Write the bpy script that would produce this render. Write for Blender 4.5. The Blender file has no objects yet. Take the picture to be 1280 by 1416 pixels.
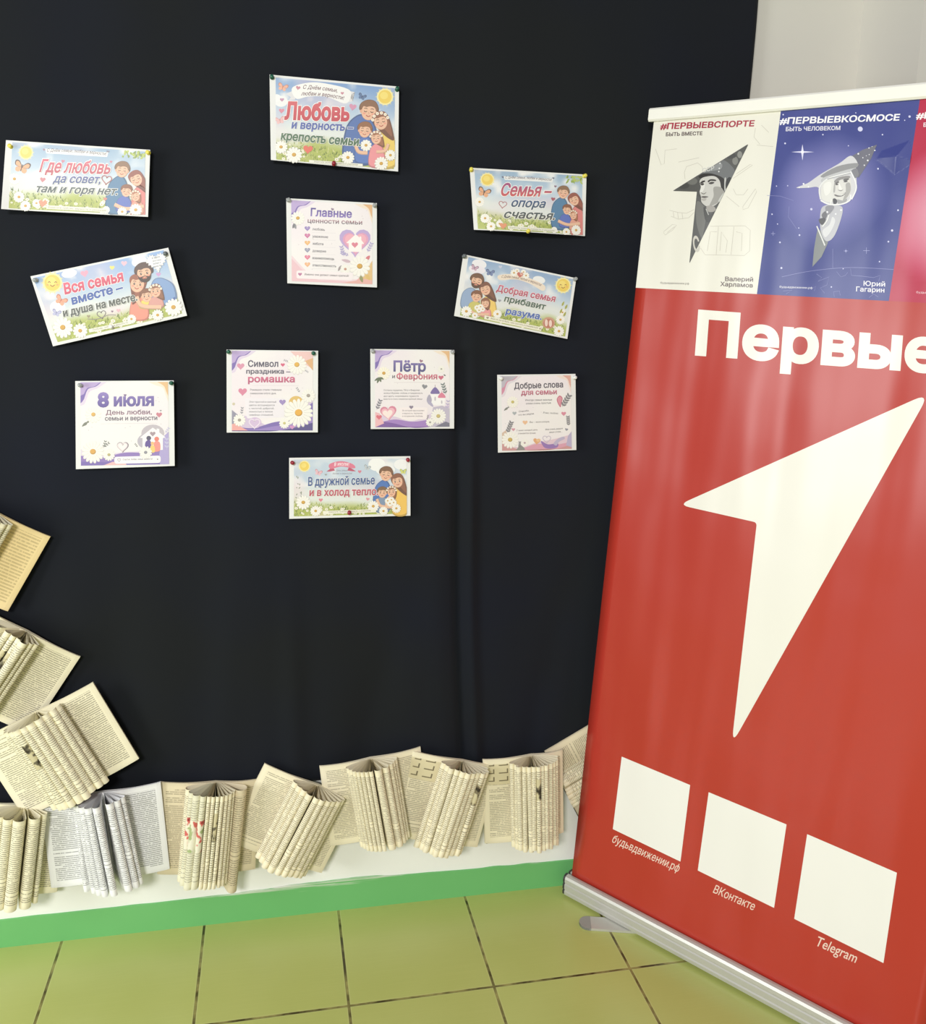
import bpy, bmesh, math, random
from mathutils import Vector, Matrix
from mathutils.geometry import delaunay_2d_cdt

random.seed(7)
PI = math.pi
D = bpy.data
C = bpy.context.scene.collection

# ------------------------------------------------------------------ camera
cam_d = D.cameras.new('camera')
cam = D.objects.new('camera', cam_d)
C.objects.link(cam)
cam_d.sensor_fit = 'HORIZONTAL'
cam_d.sensor_width = 36.0
cam_d.lens = 1244.19 / 1280 * 36.0
cam_d.shift_x = 0.0
cam_d.shift_y = -(708 - 631.8) / 1280
cam_d.clip_start = 0.05
_r = Vector((0.97842, -0.20495, 0.02623)); _u = Vector((0.00788, 0.16385, 0.98645)); _f = Vector((0.20647, 0.96496, -0.16193))
cam.matrix_world = Matrix(((_r.x, _u.x, -_f.x, 0.97621), (_r.y, _u.y, -_f.y, -2.11761), (_r.z, _u.z, -_f.z, 1.53815), (0, 0, 0, 1)))
bpy.context.scene.camera = cam

# ------------------------------------------------------------------ light
sc = bpy.context.scene
sc.view_settings.view_transform = 'Standard'
sc.view_settings.look = 'None'
sc.view_settings.gamma = 1.0
sc.view_settings.use_curve_mapping = False
sc.view_settings.exposure = 0.0
world = D.worlds.new('room_light')
sc.world = world
world.use_nodes = True
_bg = world.node_tree.nodes['Background']
_bg.inputs[0].default_value = (1.0, 0.99, 0.98, 1)
_bg.inputs[1].default_value = 0.33


def area(name, loc, target, sx, sy, power, col=(1, 1, 1)):
    l = D.lights.new(name, 'AREA')
    l.shape = 'RECTANGLE'; l.size = sx; l.size_y = sy; l.energy = power; l.color = col
    o = D.objects.new(name, l)
    C.objects.link(o)
    o.location = loc
    o.rotation_euler = (Vector(target) - Vector(loc)).to_track_quat('-Z', 'Y').to_euler()
    return o


area('ceiling_lamp', (-0.1, -4.0, 2.6), (0.9, 0, -1.0), 0.9, 0.5, 119, (1.0, 0.988, 0.968))
area('window_daylight', (-2.2, -1.9, 1.55), (1.3, -0.2, 0.4), 1.1, 1.6, 64, (0.96, 0.985, 1.0))


# ------------------------------------------------------------------ helpers
def lin(c):
    c = c / 255.0
    return c / 12.92 if c <= 0.04045 else ((c + 0.055) / 1.055) ** 2.4


def L3(c):
    return (lin(c[0]), lin(c[1]), lin(c[2]), 1.0)


class NT:
    def __init__(self, name):
        self.m = D.materials.new(name)
        self.m.use_nodes = True
        self.t = self.m.node_tree
        self.b = self.t.nodes['Principled BSDF']

    def n(self, typ, **kw):
        nd = self.t.nodes.new(typ)
        for k, v in kw.items():
            setattr(nd, k, v)
        return nd

    def put(self, sock, v):
        if hasattr(v, 'is_output') or isinstance(v, bpy.types.NodeSocket):
            self.t.links.new(v, sock)
        else:
            sock.default_value = v

    def math(self, op, a, b=0.0, c=0.0):
        nd = self.n('ShaderNodeMath', operation=op)
        self.put(nd.inputs[0], a); self.put(nd.inputs[1], b); self.put(nd.inputs[2], c)
        return nd.outputs[0]

    def mix(self, f, a, b):
        nd = self.n('ShaderNodeMix', data_type='RGBA')
        self.put(nd.inputs[0], f); self.put(nd.inputs[6], a); self.put(nd.inputs[7], b)
        return nd.outputs[2]

    def noise(self, scale, vec=None, detail=3.0, rough=0.5):
        nd = self.n('ShaderNodeTexNoise')
        nd.inputs['Scale'].default_value = scale
        nd.inputs['Detail'].default_value = detail
        nd.inputs['Roughness'].default_value = rough
        if vec is not None:
            self.put(nd.inputs['Vector'], vec)
        return nd.outputs['Fac']

    def ramp(self, f, lo, hi):
        nd = self.n('ShaderNodeMapRange')
        self.put(nd.inputs[0], f)
        nd.inputs[1].default_value = lo; nd.inputs[2].default_value = hi
        return nd.outputs[0]

    def comb(self, x, y, z):
        nd = self.n('ShaderNodeCombineXYZ')
        self.put(nd.inputs[0], x); self.put(nd.inputs[1], y); self.put(nd.inputs[2], z)
        return nd.outputs[0]

    def sep(self, v):
        nd = self.n('ShaderNodeSeparateXYZ')
        self.put(nd.inputs[0], v)
        return nd.outputs

    def obj(self):
        return self.n('ShaderNodeTexCoord').outputs['Object']

    def uv(self):
        return self.n('ShaderNodeTexCoord').outputs['UV']

    def bump(self, h, strength, dist):
        nd = self.n('ShaderNodeBump')
        nd.inputs['Strength'].default_value = strength
        nd.inputs['Distance'].default_value = dist
        self.put(nd.inputs['Height'], h)
        self.put(self.b.inputs['Normal'], nd.outputs[0])

    def done(self, col=None, rough=0.6, spec=0.5, metal=0.0):
        if col is not None:
            self.put(self.b.inputs['Base Color'], col)
        self.put(self.b.inputs['Roughness'], rough)
        self.b.inputs['Specular IOR Level'].default_value = spec
        self.b.inputs['Metallic'].default_value = metal
        return self.m


def plain(name, col, rough=0.6, spec=0.5, metal=0.0):
    t = NT(name)
    nz = t.noise(14.0, t.obj())
    a = L3(col); b = tuple(min(1, c * 1.10) for c in a[:3]) + (1,)
    return t.done(t.mix(nz, a, b), rough, spec, metal)


def obj(name, verts, faces, mat, parent=None, uvs=None, smooth=False, cols=None):
    me = D.meshes.new(name)
    me.from_pydata(verts, [], faces)
    if uvs is not None:
        lay = me.uv_layers.new(name='UVMap')
        for lp in me.loops:
            lay.data[lp.index].uv = uvs[lp.vertex_index]
    if cols is not None:
        at = me.color_attributes.new('Col', 'FLOAT_COLOR', 'POINT')
        at.data.foreach_set('color', [x for c in cols for x in c])
    if smooth:
        me.polygons.foreach_set('use_smooth', [True] * len(me.polygons))
    me.materials.append(mat)
    me.update()
    o = D.objects.new(name, me)
    C.objects.link(o)
    if parent is not None:
        o.parent = parent
    return o


def tag(o, label=None, cat=None, group=None, kind=None):
    if label: o['label'] = label
    if cat: o['category'] = cat
    if group: o['group'] = group
    if kind: o['kind'] = kind
    return o


def empty(name, loc, label, cat, group=None):
    e = D.objects.new(name, None)
    C.objects.link(e)
    e.location = loc
    e.empty_display_size = 0.05
    return tag(e, label, cat, group)


def box(x0, x1, y0, y1, z0, z1):
    v = [(x, y, z) for z in (z0, z1) for y in (y0, y1) for x in (x0, x1)]
    f = [(0, 2, 3, 1), (4, 5, 7, 6), (0, 1, 5, 4), (2, 6, 7, 3), (0, 4, 6, 2), (1, 3, 7, 5)]
    return v, f


def vnoise(x, y, seed=0):
    xi, yi = math.floor(x), math.floor(y)
    fx, fy = x - xi, y - yi
    fx = fx * fx * (3 - 2 * fx); fy = fy * fy * (3 - 2 * fy)

    def h(a, b):
        n = (a * 374761393 + b * 668265263 + seed * 1274126177) & 0xffffffff
        n = ((n ^ (n >> 13)) * 1274126177) & 0xffffffff
        return ((n ^ (n >> 16)) & 0xffff) / 65535.0
    a = h(xi, yi) * (1 - fx) + h(xi + 1, yi) * fx
    b = h(xi, yi + 1) * (1 - fx) + h(xi + 1, yi + 1) * fx
    return a * (1 - fy) + b * fy


# ------------------------------------------------------------------ setting
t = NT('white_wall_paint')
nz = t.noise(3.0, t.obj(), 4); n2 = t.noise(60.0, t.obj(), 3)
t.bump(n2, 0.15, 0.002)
hi = t.math('GREATER_THAN', t.sep(t.obj())[2], 1.2)      # light falloff put into the wall colour: brighter below, greyer above
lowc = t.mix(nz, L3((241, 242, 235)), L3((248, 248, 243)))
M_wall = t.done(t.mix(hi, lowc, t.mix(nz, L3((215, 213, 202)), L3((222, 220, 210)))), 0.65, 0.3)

t = NT('green_skirting_paint')
P = t.obj(); s = t.sep(P)
streak = t.noise(1.0, t.comb(t.math('MULTIPLY', s[0], 5.0), 0.0, t.math('MULTIPLY', s[2], 160.0)), 4, 0.6)
edge = t.ramp(s[2], 0.045, 0.082)
mid = t.math('SUBTRACT', 1.0, t.math('MULTIPLY', t.math('ABSOLUTE', t.math('SUBTRACT', s[0], 0.98)), 2.6))
worn = t.ramp(t.math('ADD', t.math('MULTIPLY', edge, 0.55), t.math('ADD', streak, t.math('MULTIPLY', t.math('MAXIMUM', mid, 0.0), 0.16))), 1.02, 1.25)
base = t.mix(t.noise(2.5, P), L3((100, 178, 104)), L3((120, 192, 120)))
M_green = t.done(t.mix(worn, base, L3((222, 226, 212))), 0.45, 0.5)

TILE = 0.333
TX0, TY0 = 0.466, -0.331
t = NT('green_floor_tile')
P = t.obj(); s = t.sep(P)
gx = t.math('ADD', t.math('DIVIDE', t.math('SUBTRACT', s[0], TX0), TILE), 20.0)
gy = t.math('ADD', t.math('DIVIDE', t.math('SUBTRACT', s[1], TY0), TILE), 20.0)
dx = t.math('ABSOLUTE', t.math('SUBTRACT', t.math('FRACT', t.math('ADD', gx, 0.5)), 0.5))
dy = t.math('ABSOLUTE', t.math('SUBTRACT', t.math('FRACT', t.math('ADD', gy, 0.5)), 0.5))
dm = t.math('MINIMUM', dx, dy)
groove = t.math('SUBTRACT', 1.0, t.ramp(dm, 0.0075, 0.0105))
lip = t.math('SUBTRACT', 1.0, t.ramp(t.math('ABSOLUTE', t.math('SUBTRACT', dm, 0.0125)), 0.0, 0.004))
tid = t.n('ShaderNodeTexWhiteNoise', noise_dimensions='2D')
t.put(tid.inputs['Vector'], t.comb(t.math('FLOOR', gx), t.math('FLOOR', gy), 0.0))
cloud = t.noise(3.2, P, 3)
ribs = t.noise(1.0, t.comb(t.math('MULTIPLY', s[0], 6.0), t.math('MULTIPLY', s[1], 420.0), 0.0), 2)
c1 = t.mix(cloud, L3((174, 184, 100)), L3((192, 200, 120)))
c1 = t.mix(t.math('MULTIPLY', tid.outputs[0], 0.25), c1, L3((170, 166, 92)))
c1 = t.mix(t.math('MULTIPLY', t.ramp(ribs, 0.45, 0.8), 0.10), c1, L3((214, 214, 140)))
c1 = t.mix(t.math('MULTIPLY', lip, 0.35), c1, L3((215, 214, 160)))
dirt = t.ramp(t.noise(26.0, P, 3), 0.36, 0.62)
gr = t.mix(dirt, L3((156, 150, 88)), L3((66, 58, 24)))
t.bump(t.math('ADD', t.math('MULTIPLY', groove, -1.0), t.math('MULTIPLY', ribs, 0.04)), 0.5, 0.002)
M_floor = t.done(t.mix(groove, c1, gr), 0.30, 0.5)

v, f = box(-1.4, 3.6, 0.0, 0.10, 0.0, 2.9)
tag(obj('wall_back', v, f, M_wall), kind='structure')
v, f = box(-1.4, 3.6, -4.2, 0.0, -0.06, 0.0)
tag(obj('floor', v, f, M_floor), kind='structure')
v, f = box(2.405, 3.6, -0.226, 0.0, 0.0, 2.9)
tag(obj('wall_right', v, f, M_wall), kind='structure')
# painted skirting strip with a hand-brushed upper edge
vs, fs = [], []
N = 260
for i in range(N + 1):
    x = -1.4 + (2.405 + 1.4) * i / N
    zt = 0.0765 + 0.010 * (vnoise(x * 1.3, 0.3, 5) - 0.5) + 0.004 * (vnoise(x * 22, 1.3, 6) - 0.5) + 0.010 * math.exp(-((x - 1.12) / 0.2) ** 2) - 0.006 * max(0, x - 1.2)
    vs += [(x, 0.0, 0.0), (x, -0.004, 0.0), (x, -0.004, zt - 0.001), (x, 0.0, zt)]
    if i:
        a = 4 * i - 4; b = 4 * i
        fs += [(a + 1, b + 1, b + 2, a + 2), (a + 2, b + 2, b + 3, a + 3)]
tag(obj('baseboard_back', vs, fs, M_green), kind='structure')

# ------------------------------------------------------------------ black cloth
t = NT('black_cloth')
P = t.obj()
hue = t.noise(2.2, P, 2)
weave = t.noise(900.0, P, 2)
colr = t.mix(t.ramp(hue, 0.35, 0.65), L3((22, 25, 28)), L3((19, 23, 34)))
t.b.inputs['Sheen Weight'].default_value = 0.06
t.b.inputs['Sheen Roughness'].default_value = 0.5
t.bump(weave, 0.12, 0.0006)
M_cloth = t.done(colr, 0.85, 0.2)


def cloth_y(x, z):
    y = -0.017
    # soft hanging waves, stronger near the hem
    k = 0.35 + 0.65 * max(0.0, min(1.0, (1.5 - z) / 1.0))
    y += 0.0035 * k * math.sin(x * 17 + 1.2 * math.sin(z * 1.7)) + 0.0025 * k * math.sin(x * 31 + 0.8 + 0.7 * z)
    # the deep fold falling right of the middle
    low = max(0.0, min(1.0, (1.55 - z) / 0.5))
    xc = 1.412 + 0.045 * max(0.0, 1.2 - z) + 0.004 * math.sin(z * 6)
    d = x - xc
    y += 0.014 * low * math.exp(-(d / 0.012) ** 2) - 0.014 * low * math.exp(-((d - 0.028) / 0.016) ** 2) - 0.006 * low * math.exp(-((d + 0.05) / 0.035) ** 2)
    y += 0.012 * max(0.0, min(1.0, (x - 1.66) / .08)) * max(0.0, min(1.0, (.8 - z) / .3))
    # tension ripples below the posters
    lo2 = max(0.0, min(1.0, (1.0 - z) / 0.4))
    for (x0, w, a, sl) in ((1.02, 0.03, 0.010, -0.02), (0.86, 0.04, 0.006, 0.05), (1.23, 0.05, -0.007, 0.25), (0.62, 0.05, -0.006, -0.03), (1.66, 0.04, -0.008, 0.16)):
        y -= a * lo2 * math.exp(-((x - x0 - sl * (z - 0.6)) / w) ** 2)
    # fold creases from storage
    y -= 0.0022 * math.exp(-((z - 1.568) / 0.006) ** 2) * max(0.0, min(1.0, (1.45 - x) * 3))
    return min(-0.0035, max(-0.031, y))


vs, fs, nx, nz_ = [], [], 330, 240
X0, X1, Z0, Z1 = -0.5, 2.110, 0.375, 2.75
for j in range(nz_ + 1):
    for i in range(nx + 1):
        z = Z0 + (Z1 - Z0) * j / nz_
        x = X0 + (X1 - X0) * i / nx
        if i == nx:
            x += 0.003 * math.sin(z * 9)
        vs.append((x, cloth_y(x, z), z + (0.006 * math.sin(x * 9) if j == 0 else 0)))
        if i and j:
            a = (j - 1) * (nx + 1) + i - 1
            fs.append((a, a + 1, a + nx + 2, a + nx + 1))
curtain = obj('backdrop_cloth', vs, fs, M_cloth, smooth=True)
tag(curtain, 'black cloth backdrop hung over the white wall behind all the paper posters', 'cloth')
sol = curtain.modifiers.new('thickness', 'SOLIDIFY'); sol.thickness = 0.0012; sol.offset = 1.0

# ------------------------------------------------------------------ print engine
def print_mat(name, rough, spec, wave=0.0):
    t = NT(name)
    a = t.n('ShaderNodeVertexColor', layer_name='Col')
    nz = t.noise(160.0, t.obj(), 2)
    if wave:
        col = a.outputs[0]
    else:                            # desktop-printer ink: a little greyer than pure colour
        col = t.mix(t.math('ADD', .08, t.math('MULTIPLY', nz, 0.04)), a.outputs[0], (.42, .42, .42, 1))
    if wave:
        s = t.sep(t.obj())
        w1 = t.noise(1.0, t.comb(t.math('MULTIPLY', s[0], 7.0), t.math('MULTIPLY', s[1], 1.2), 0.0), 1)
        w2 = t.noise(4.0, t.obj(), 1)
        t.bump(t.math('ADD', w1, t.math('MULTIPLY', w2, 0.35)), 1.0, wave)
    return t.done(col, rough, spec)


M_paperprint = print_mat('printed_paper', 0.42, 0.45)
M_vinyl = print_mat('printed_vinyl', 0.30, 0.5, 0.016)

_tc = {}


def text_loops(s, space):
    cu = D.curves.new('txt', 'FONT')
    cu.body = s
    cu.size = 10.0
    cu.space_character = space
    cu.resolution_u = 3
    cu.fill_mode = 'NONE'
    o = D.objects.new('txt', cu)
    C.objects.link(o)
    dg = bpy.context.evaluated_depsgraph_get()
    me = D.meshes.new_from_object(o.evaluated_get(dg))
    V = [(v.co.x / 10, v.co.y / 10) for v in me.vertices]
    nb = {}
    for e in me.edges:
        a, b = e.vertices
        nb.setdefault(a, []).append(b); nb.setdefault(b, []).append(a)
    D.objects.remove(o); D.curves.remove(cu); D.meshes.remove(me)
    seen, loops = set(), []
    for st in sorted(nb):
        if st in seen:
            continue
        loop, cur, prev = [st], st, None
        seen.add(st)
        nxt = st + 1 if st + 1 in nb[st] else nb[st][0]      # keep the drawing direction
        while nxt not in seen:
            loop.append(nxt); seen.add(nxt)
            prev, cur = cur, nxt
            c_ = [q for q in nb[cur] if q != prev]
            if not c_:
                break
            nxt = c_[0]
        pts = []
        for i in loop:
            if not pts or math.dist(pts[-1], V[i]) > 1e-4:
                pts.append(V[i])
        if len(pts) > 2:
            loops.append(pts)
    return loops


def area2(p):
    return sum(p[i - 1][0] * p[i][1] - p[i][0] * p[i - 1][1] for i in range(len(p)))


def text_mesh(s, bold, shear, space=1.0):
    key = (s, bold, shear, space)
    if key in _tc:
        return _tc[key]
    if ('L', s, space) not in _tc:
        _tc[('L', s, space)] = text_loops(s, space)
    loops = _tc[('L', s, space)]
    if not loops:
        return [], []
    def clusters(ls):
        bx = [(min(x for x, y in p), max(x for x, y in p)) for p in ls]
        out, hi = [], -1e9
        for i in sorted(range(len(ls)), key=lambda i: bx[i][0]):
            if bx[i][0] > hi + 1e-4:
                out.append([])
            out[-1].append(ls[i]); hi = max(hi, bx[i][1])
        return out
    sg = 1
    grown = []
    for g in clusters(loops):
        if max((area2(p) for p in g), key=abs) < 0:
            g = [p[::-1] for p in g]
        for p in g:
            q = []
            n = len(p)
            for i in range(n):
                a, b, c = p[i - 1], p[i], p[(i + 1) % n]
                d1 = Vector((b[0] - a[0], b[1] - a[1])).normalized(); d2 = Vector((c[0] - b[0], c[1] - b[1])).normalized()
                n1 = Vector((d1.y, -d1.x)); n2 = Vector((d2.y, -d2.x))
                m = n1 + n2
                m = n1 if m.length < 1e-3 else m.normalized()
                k = bold / max(.5, m.dot(n1))
                q.append((b[0] + m.x * k, b[1] + m.y * k))
            grown.append(q)
    groups = clusters(grown)
    V, F = [], []
    for g in groups:
        vs, es = [], []
        for p in g:
            o = len(vs)
            vs += [Vector(q) for q in p]
            es += [(o + i, o + (i + 1) % len(p)) for i in range(len(p))]
        r = delaunay_2d_cdt(vs, es, [], 0, 1e-5)
        o = len(V)
        V += [(v.x + shear * v.y, v.y) for v in r[0]]
        segs = [(p[i - 1], p[i]) for p in g for i in range(len(p))]
        for f in r[2]:
            cx = sum(r[0][i].x for i in f) / len(f); cy = sum(r[0][i].y for i in f) / len(f)
            w = 0
            for (a, b) in segs:
                if (a[1] <= cy) != (b[1] <= cy):
                    t_ = (cy - a[1]) / (b[1] - a[1])
                    if a[0] + (b[0] - a[0]) * t_ > cx:
                        w += 1 if b[1] > a[1] else -1
            if w * sg > 0:
                F.append(tuple(i + o for i in f))
    _tc[key] = (V, F)
    return V, F


_H = text_mesh('Н', 0.0, 0.0)[0]
CAP = max(p[1] for p in _H) - min(p[1] for p in _H)


def homog(src, dst):
    n = 8
    A = []
    for (x, y), (u, v) in zip(src, dst):
        A.append([x, y, 1, 0, 0, 0, -u * x, -u * y, u])
        A.append([0, 0, 0, x, y, 1, -v * x, -v * y, v])
    for i in range(n):
        p = max(range(i, n), key=lambda r: abs(A[r][i]))
        A[i], A[p] = A[p], A[i]
        d = A[i][i]
        A[i] = [a / d for a in A[i]]
        for r in range(n):
            if r != i and A[r][i]:
                m = A[r][i]
                A[r] = [a - m * b for a, b in zip(A[r], A[i])]
    h = [A[i][8] for i in range(n)] + [1.0]

    def f(x, y):
        w = h[6] * x + h[7] * y + 1
        return (h[0] * x + h[1] * y + h[2]) / w, (h[3] * x + h[4] * y + h[5]) / w
    return f


def catmull(pts, n=5, closed=True):
    out = []
    m = len(pts)
    rng = range(m) if closed else range(m - 1)
    for i in rng:
        g = (lambda k: pts[k % m]) if closed else (lambda k: pts[max(0, min(m - 1, k))])
        p0, p1, p2, p3 = g(i - 1), g(i), g(i + 1), g(i + 2)
        for k in range(n):
            t_ = k / n
            out.append(tuple(0.5 * (2 * b + (c - a) * t_ + (2 * a - 5 * b + 4 * c - d) * t_ * t_ + (3 * b - a - 3 * c + d) * t_ ** 3) for a, b, c, d in zip(p0, p1, p2, p3)))
    if not closed:
        out.append(tuple(pts[-1]))
    return out


def round_poly(pts, r):
    out = []
    m = len(pts)
    for i in range(m):
        p = Vector(pts[i]); a = Vector(pts[i - 1]); b = Vector(pts[(i + 1) % m])
        ri = r[i] if isinstance(r, (list, tuple)) else r
        pa = p + (a - p).normalized() * ri; pb = p + (b - p).normalized() * ri
        for k in range(7):
            q = k / 6
            out.append(tuple((1 - q) ** 2 * pa + 2 * q * (1 - q) * p + q * q * pb))
    return out


def clip_convex(poly, tri):
    ar = sum(tri[i - 1][0] * tri[i][1] - tri[i][0] * tri[i - 1][1] for i in range(len(tri)))
    sg = 1 if ar > 0 else -1
    out = list(poly)
    for i in range(len(tri)):
        a, b = tri[i - 1], tri[i]
        inp, out = out, []
        side = lambda p: sg * ((b[0] - a[0]) * (p[1] - a[1]) - (b[1] - a[1]) * (p[0] - a[0]))
        for k in range(len(inp)):
            p, q = inp[k - 1], inp[k]
            sp, sq = side(p), side(q)
            if (sp >= 0) != (sq >= 0):
                tt = sp / (sp - sq)
                out.append((p[0] + (q[0] - p[0]) * tt, p[1] + (q[1] - p[1]) * tt))
            if sq >= 0:
                out.append(q)
        if not out:
            return []
    return out


class Art:
    """Flat printed shapes in drawing units; later ink lies over earlier ink."""

    def __init__(self, clampbox=None, step=0.00004, base=0.0003):
        self.parts = {}
        self.cur = 'picture'
        self.boxes = []
        self.lv = []
        self.cb = clampbox
        self.step = step; self.base = base
        self.floor_level = 0
        self.clip = None
        self.big = 40
        self.nline = 0

    def level(self, x0, y0, x1, y1):
        l = self.floor_level
        for b, k in zip(self.boxes, self.lv):
            if k >= l and b[0] < x1 and b[2] > x0 and b[1] < y1 and b[3] > y0:
                l = k + 1
        self.boxes.append((x0, y0, x1, y1)); self.lv.append(l)
        return l

    def raw(self, V, F, cols, lvl=None):
        if self.cb:
            a, b, c, d = self.cb
            V = [(min(c, max(a, x)), min(d, max(b, y))) for x, y in V]
        xs = [p[0] for p in V]; ys = [p[1] for p in V]
        if lvl is None:
            lvl = self.level(min(xs), min(ys), max(xs), max(ys))
        part = self.parts.setdefault(self.cur, ([], [], []))
        o = len(part[0])
        part[0].extend((x, y, lvl) for x, y in V)
        part[1].extend(tuple(i + o for i in f) for f in F)
        part[2].extend(cols)

    def poly(self, pts, col):
        if self.clip:
            for tri in self.clip:
                q = clip_convex(pts, tri)
                if len(q) > 2:
                    self.raw(q, [tuple(range(len(q)))], [L3(col)] * len(q))
            return
        self.raw(pts, [tuple(range(len(pts)))], [L3(col)] * len(pts))

    def blob(self, pts, col, n=5):
        self.poly(catmull(pts, n), col)

    def ell(self, cx, cy, rx, ry, col, rot=0.0, n=20):
        c, s_ = math.cos(rot), math.sin(rot)
        self.poly([(cx + rx * math.cos(a) * c - ry * math.sin(a) * s_, cy + rx * math.cos(a) * s_ + ry * math.sin(a) * c) for a in (2 * PI * k / n for k in range(n))], col)

    def line(self, pts, w, col):
        n = len(pts)
        l, r = [], []
        for i in range(n):
            a = Vector(pts[max(0, i - 1)]); b = Vector(pts[min(n - 1, i + 1)])
            d = (b - a)
            if d.length == 0:
                continue
            d.normalize()
            q = Vector((-d.y, d.x)) * (w / 2)
            p = Vector(pts[i])
            l.append(tuple(p + q)); r.append(tuple(p - q))
        V = l + r
        m = len(l)
        if self.clip:
            for i in range(m - 1):
                self.poly([l[i], l[i + 1], r[i + 1], r[i]], col)
            return
        self.raw(V, [(i, i + 1, m + i + 1, m + i) for i in range(m - 1)], [L3(col)] * len(V))

    def curve(self, pts, w, col, n=6):
        self.line(catmull(pts, n, False), w, col)

    def heartpts(self, cx, cy, s, rot=0.0, n=26):
        out = []
        for k in range(n):
            a = 2 * PI * k / n
            x = 16 * math.sin(a) ** 3 / 17.0
            y = -(13 * math.cos(a) - 5 * math.cos(2 * a) - 2 * math.cos(3 * a) - math.cos(4 * a)) / 17.0
            c, q = math.cos(rot), math.sin(rot)
            out.append((cx + s * (x * c - y * q), cy + s * (x * q + y * c)))
        return out

    def heart(self, cx, cy, s, col, rot=0.0):
        self.poly(self.heartpts(cx, cy, s, rot), col)

    def heartline(self, cx, cy, s, w, col, rot=0.0):
        p = self.heartpts(cx, cy, s, rot)
        self.line(p + p[:2], w, col)

    def daisy(self, cx, cy, r, col=(247, 244, 236), mid=(214, 165, 70), n=13, sq=1.0, shade=(222, 219, 210)):
        for pas, (rr, c) in enumerate(((1.03, shade), (1.0, col))):
            pts = []
            m = n * 6
            for k in range(m):
                a = 2 * PI * k / m
                q = abs(math.sin(n * a / 2)) ** 0.55
                rad = r * rr * (0.72 + 0.28 * q)
                pts.append((cx + rad * math.cos(a), cy + rad * math.sin(a) * sq + (r * 0.05 if pas == 0 else 0)))
            self.poly(pts, c)
        for k in range(n):
            a = 2 * PI * k / n
            self.line([(cx + r * .38 * math.cos(a), cy + r * .38 * math.sin(a) * sq), (cx + r * .78 * math.cos(a), cy + r * .78 * math.sin(a) * sq)], r * .03, shade)
        self.ell(cx, cy, r * .27, r * .25 * sq, tuple(int(q * .82) for q in mid))
        self.ell(cx - r * .02, cy - r * .03, r * .23, r * .21 * sq, mid)

    def butterfly(self, cx, cy, s, col, rot=0.0, dark=(90, 70, 60)):
        c, q = math.cos(rot), math.sin(rot)
        T = lambda x, y: (cx + s * (x * c - y * q), cy + s * (x * q + y * c))
        for sg in (-1, 1):
            self.blob([T(0, 0), T(sg * .5, -.75), T(sg * 1.0, -.7), T(sg * .9, -.1)], dark, 4)
            self.blob([T(sg * .1, -.05), T(sg * .5, -.6), T(sg * .88, -.58), T(sg * .8, -.12)], col, 4)
            self.blob([T(0, .05), T(sg * .7, .1), T(sg * .65, .6), T(sg * .2, .6)], col, 4)
        self.line([T(0, -.4), T(0, .5)], s * .12, dark)

    def leaf(self, x, y, dx, dy, w, col):
        nx_, ny = -dy, dx
        l = math.hypot(dx, dy) or 1
        nx_, ny = nx_ / l * w, ny / l * w
        self.blob([(x, y), (x + dx * .45 + nx_, y + dy * .45 + ny), (x + dx, y + dy), (x + dx * .45 - nx_, y + dy * .45 - ny)], col, 3)

    def sprig(self, x, y, dx, dy, col, n=4, w=None):
        l = math.hypot(dx, dy)
        w = w or l * .07
        self.line([(x, y), (x + dx, y + dy)], l * .025, col)
        for k in range(1, n + 1):
            q = k / n
            px, py = x + dx * q, y + dy * q
            for sg in (-1, 1):
                a = math.atan2(dy, dx) + sg * .75
                self.leaf(px - dx * .12, py - dy * .12, l * .3 * math.cos(a), l * .3 * math.sin(a), w, col)

    def text(self, s, x0, y0, x1, y1, h, col, bold=0.0, shear=0.0, outline=None, ow=0.035, arc=0.0, space=1.0, part=None):
        prev = self.cur
        if h >= self.big:
            self.nline += 1
            self.cur = 'line%d' % self.nline
        V0, _ = text_mesh(s, bold, shear, space)
        if not V0:
            self.cur = prev
            return
        xa = min(p[0] for p in V0); xb = max(p[0] for p in V0)
        Ln = math.hypot(x1 - x0, y1 - y0)
        d = ((x1 - x0) / Ln, (y1 - y0) / Ln); up = (d[1], -d[0])
        passes = []
        if outline:
            passes.append((bold + ow, outline))
        passes.append((bold, col))
        for bb, cc in passes:
            V, F = text_mesh(s, bb, shear, space)
            P_, cs = [], []
            for (a, b) in V:
                q = (a - xa) / (xb - xa) * Ln
                e = b / CAP * h + 4 * arc * (q / Ln) * (1 - q / Ln)
                P_.append((x0 + d[0] * q + up[0] * e, y0 + d[1] * q + up[1] * e))
                if isinstance(cc[0], tuple):
                    k = max(0, min(1, b / CAP))
                    cs.append(L3(tuple(cc[1][i] + (cc[0][i] - cc[1][i]) * k for i in range(3))))
                else:
                    cs.append(L3(cc))
            self.raw(P_, F, cs)
        self.cur = prev

    def grid(self, x0, y0, x1, y1, nx, ny, fn):
        V, F, cs = [], [], []
        for j in range(ny + 1):
            for i in range(nx + 1):
                x = x0 + (x1 - x0) * i / nx; y = y0 + (y1 - y0) * j / ny
                V.append((x, y)); cs.append(L3(fn(i / nx, j / ny)))
                if i and j:
                    a = (j - 1) * (nx + 1) + i - 1
                    F.append((a, a + 1, a + nx + 2, a + nx + 1))
        self.raw(V, F, cs)

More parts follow.
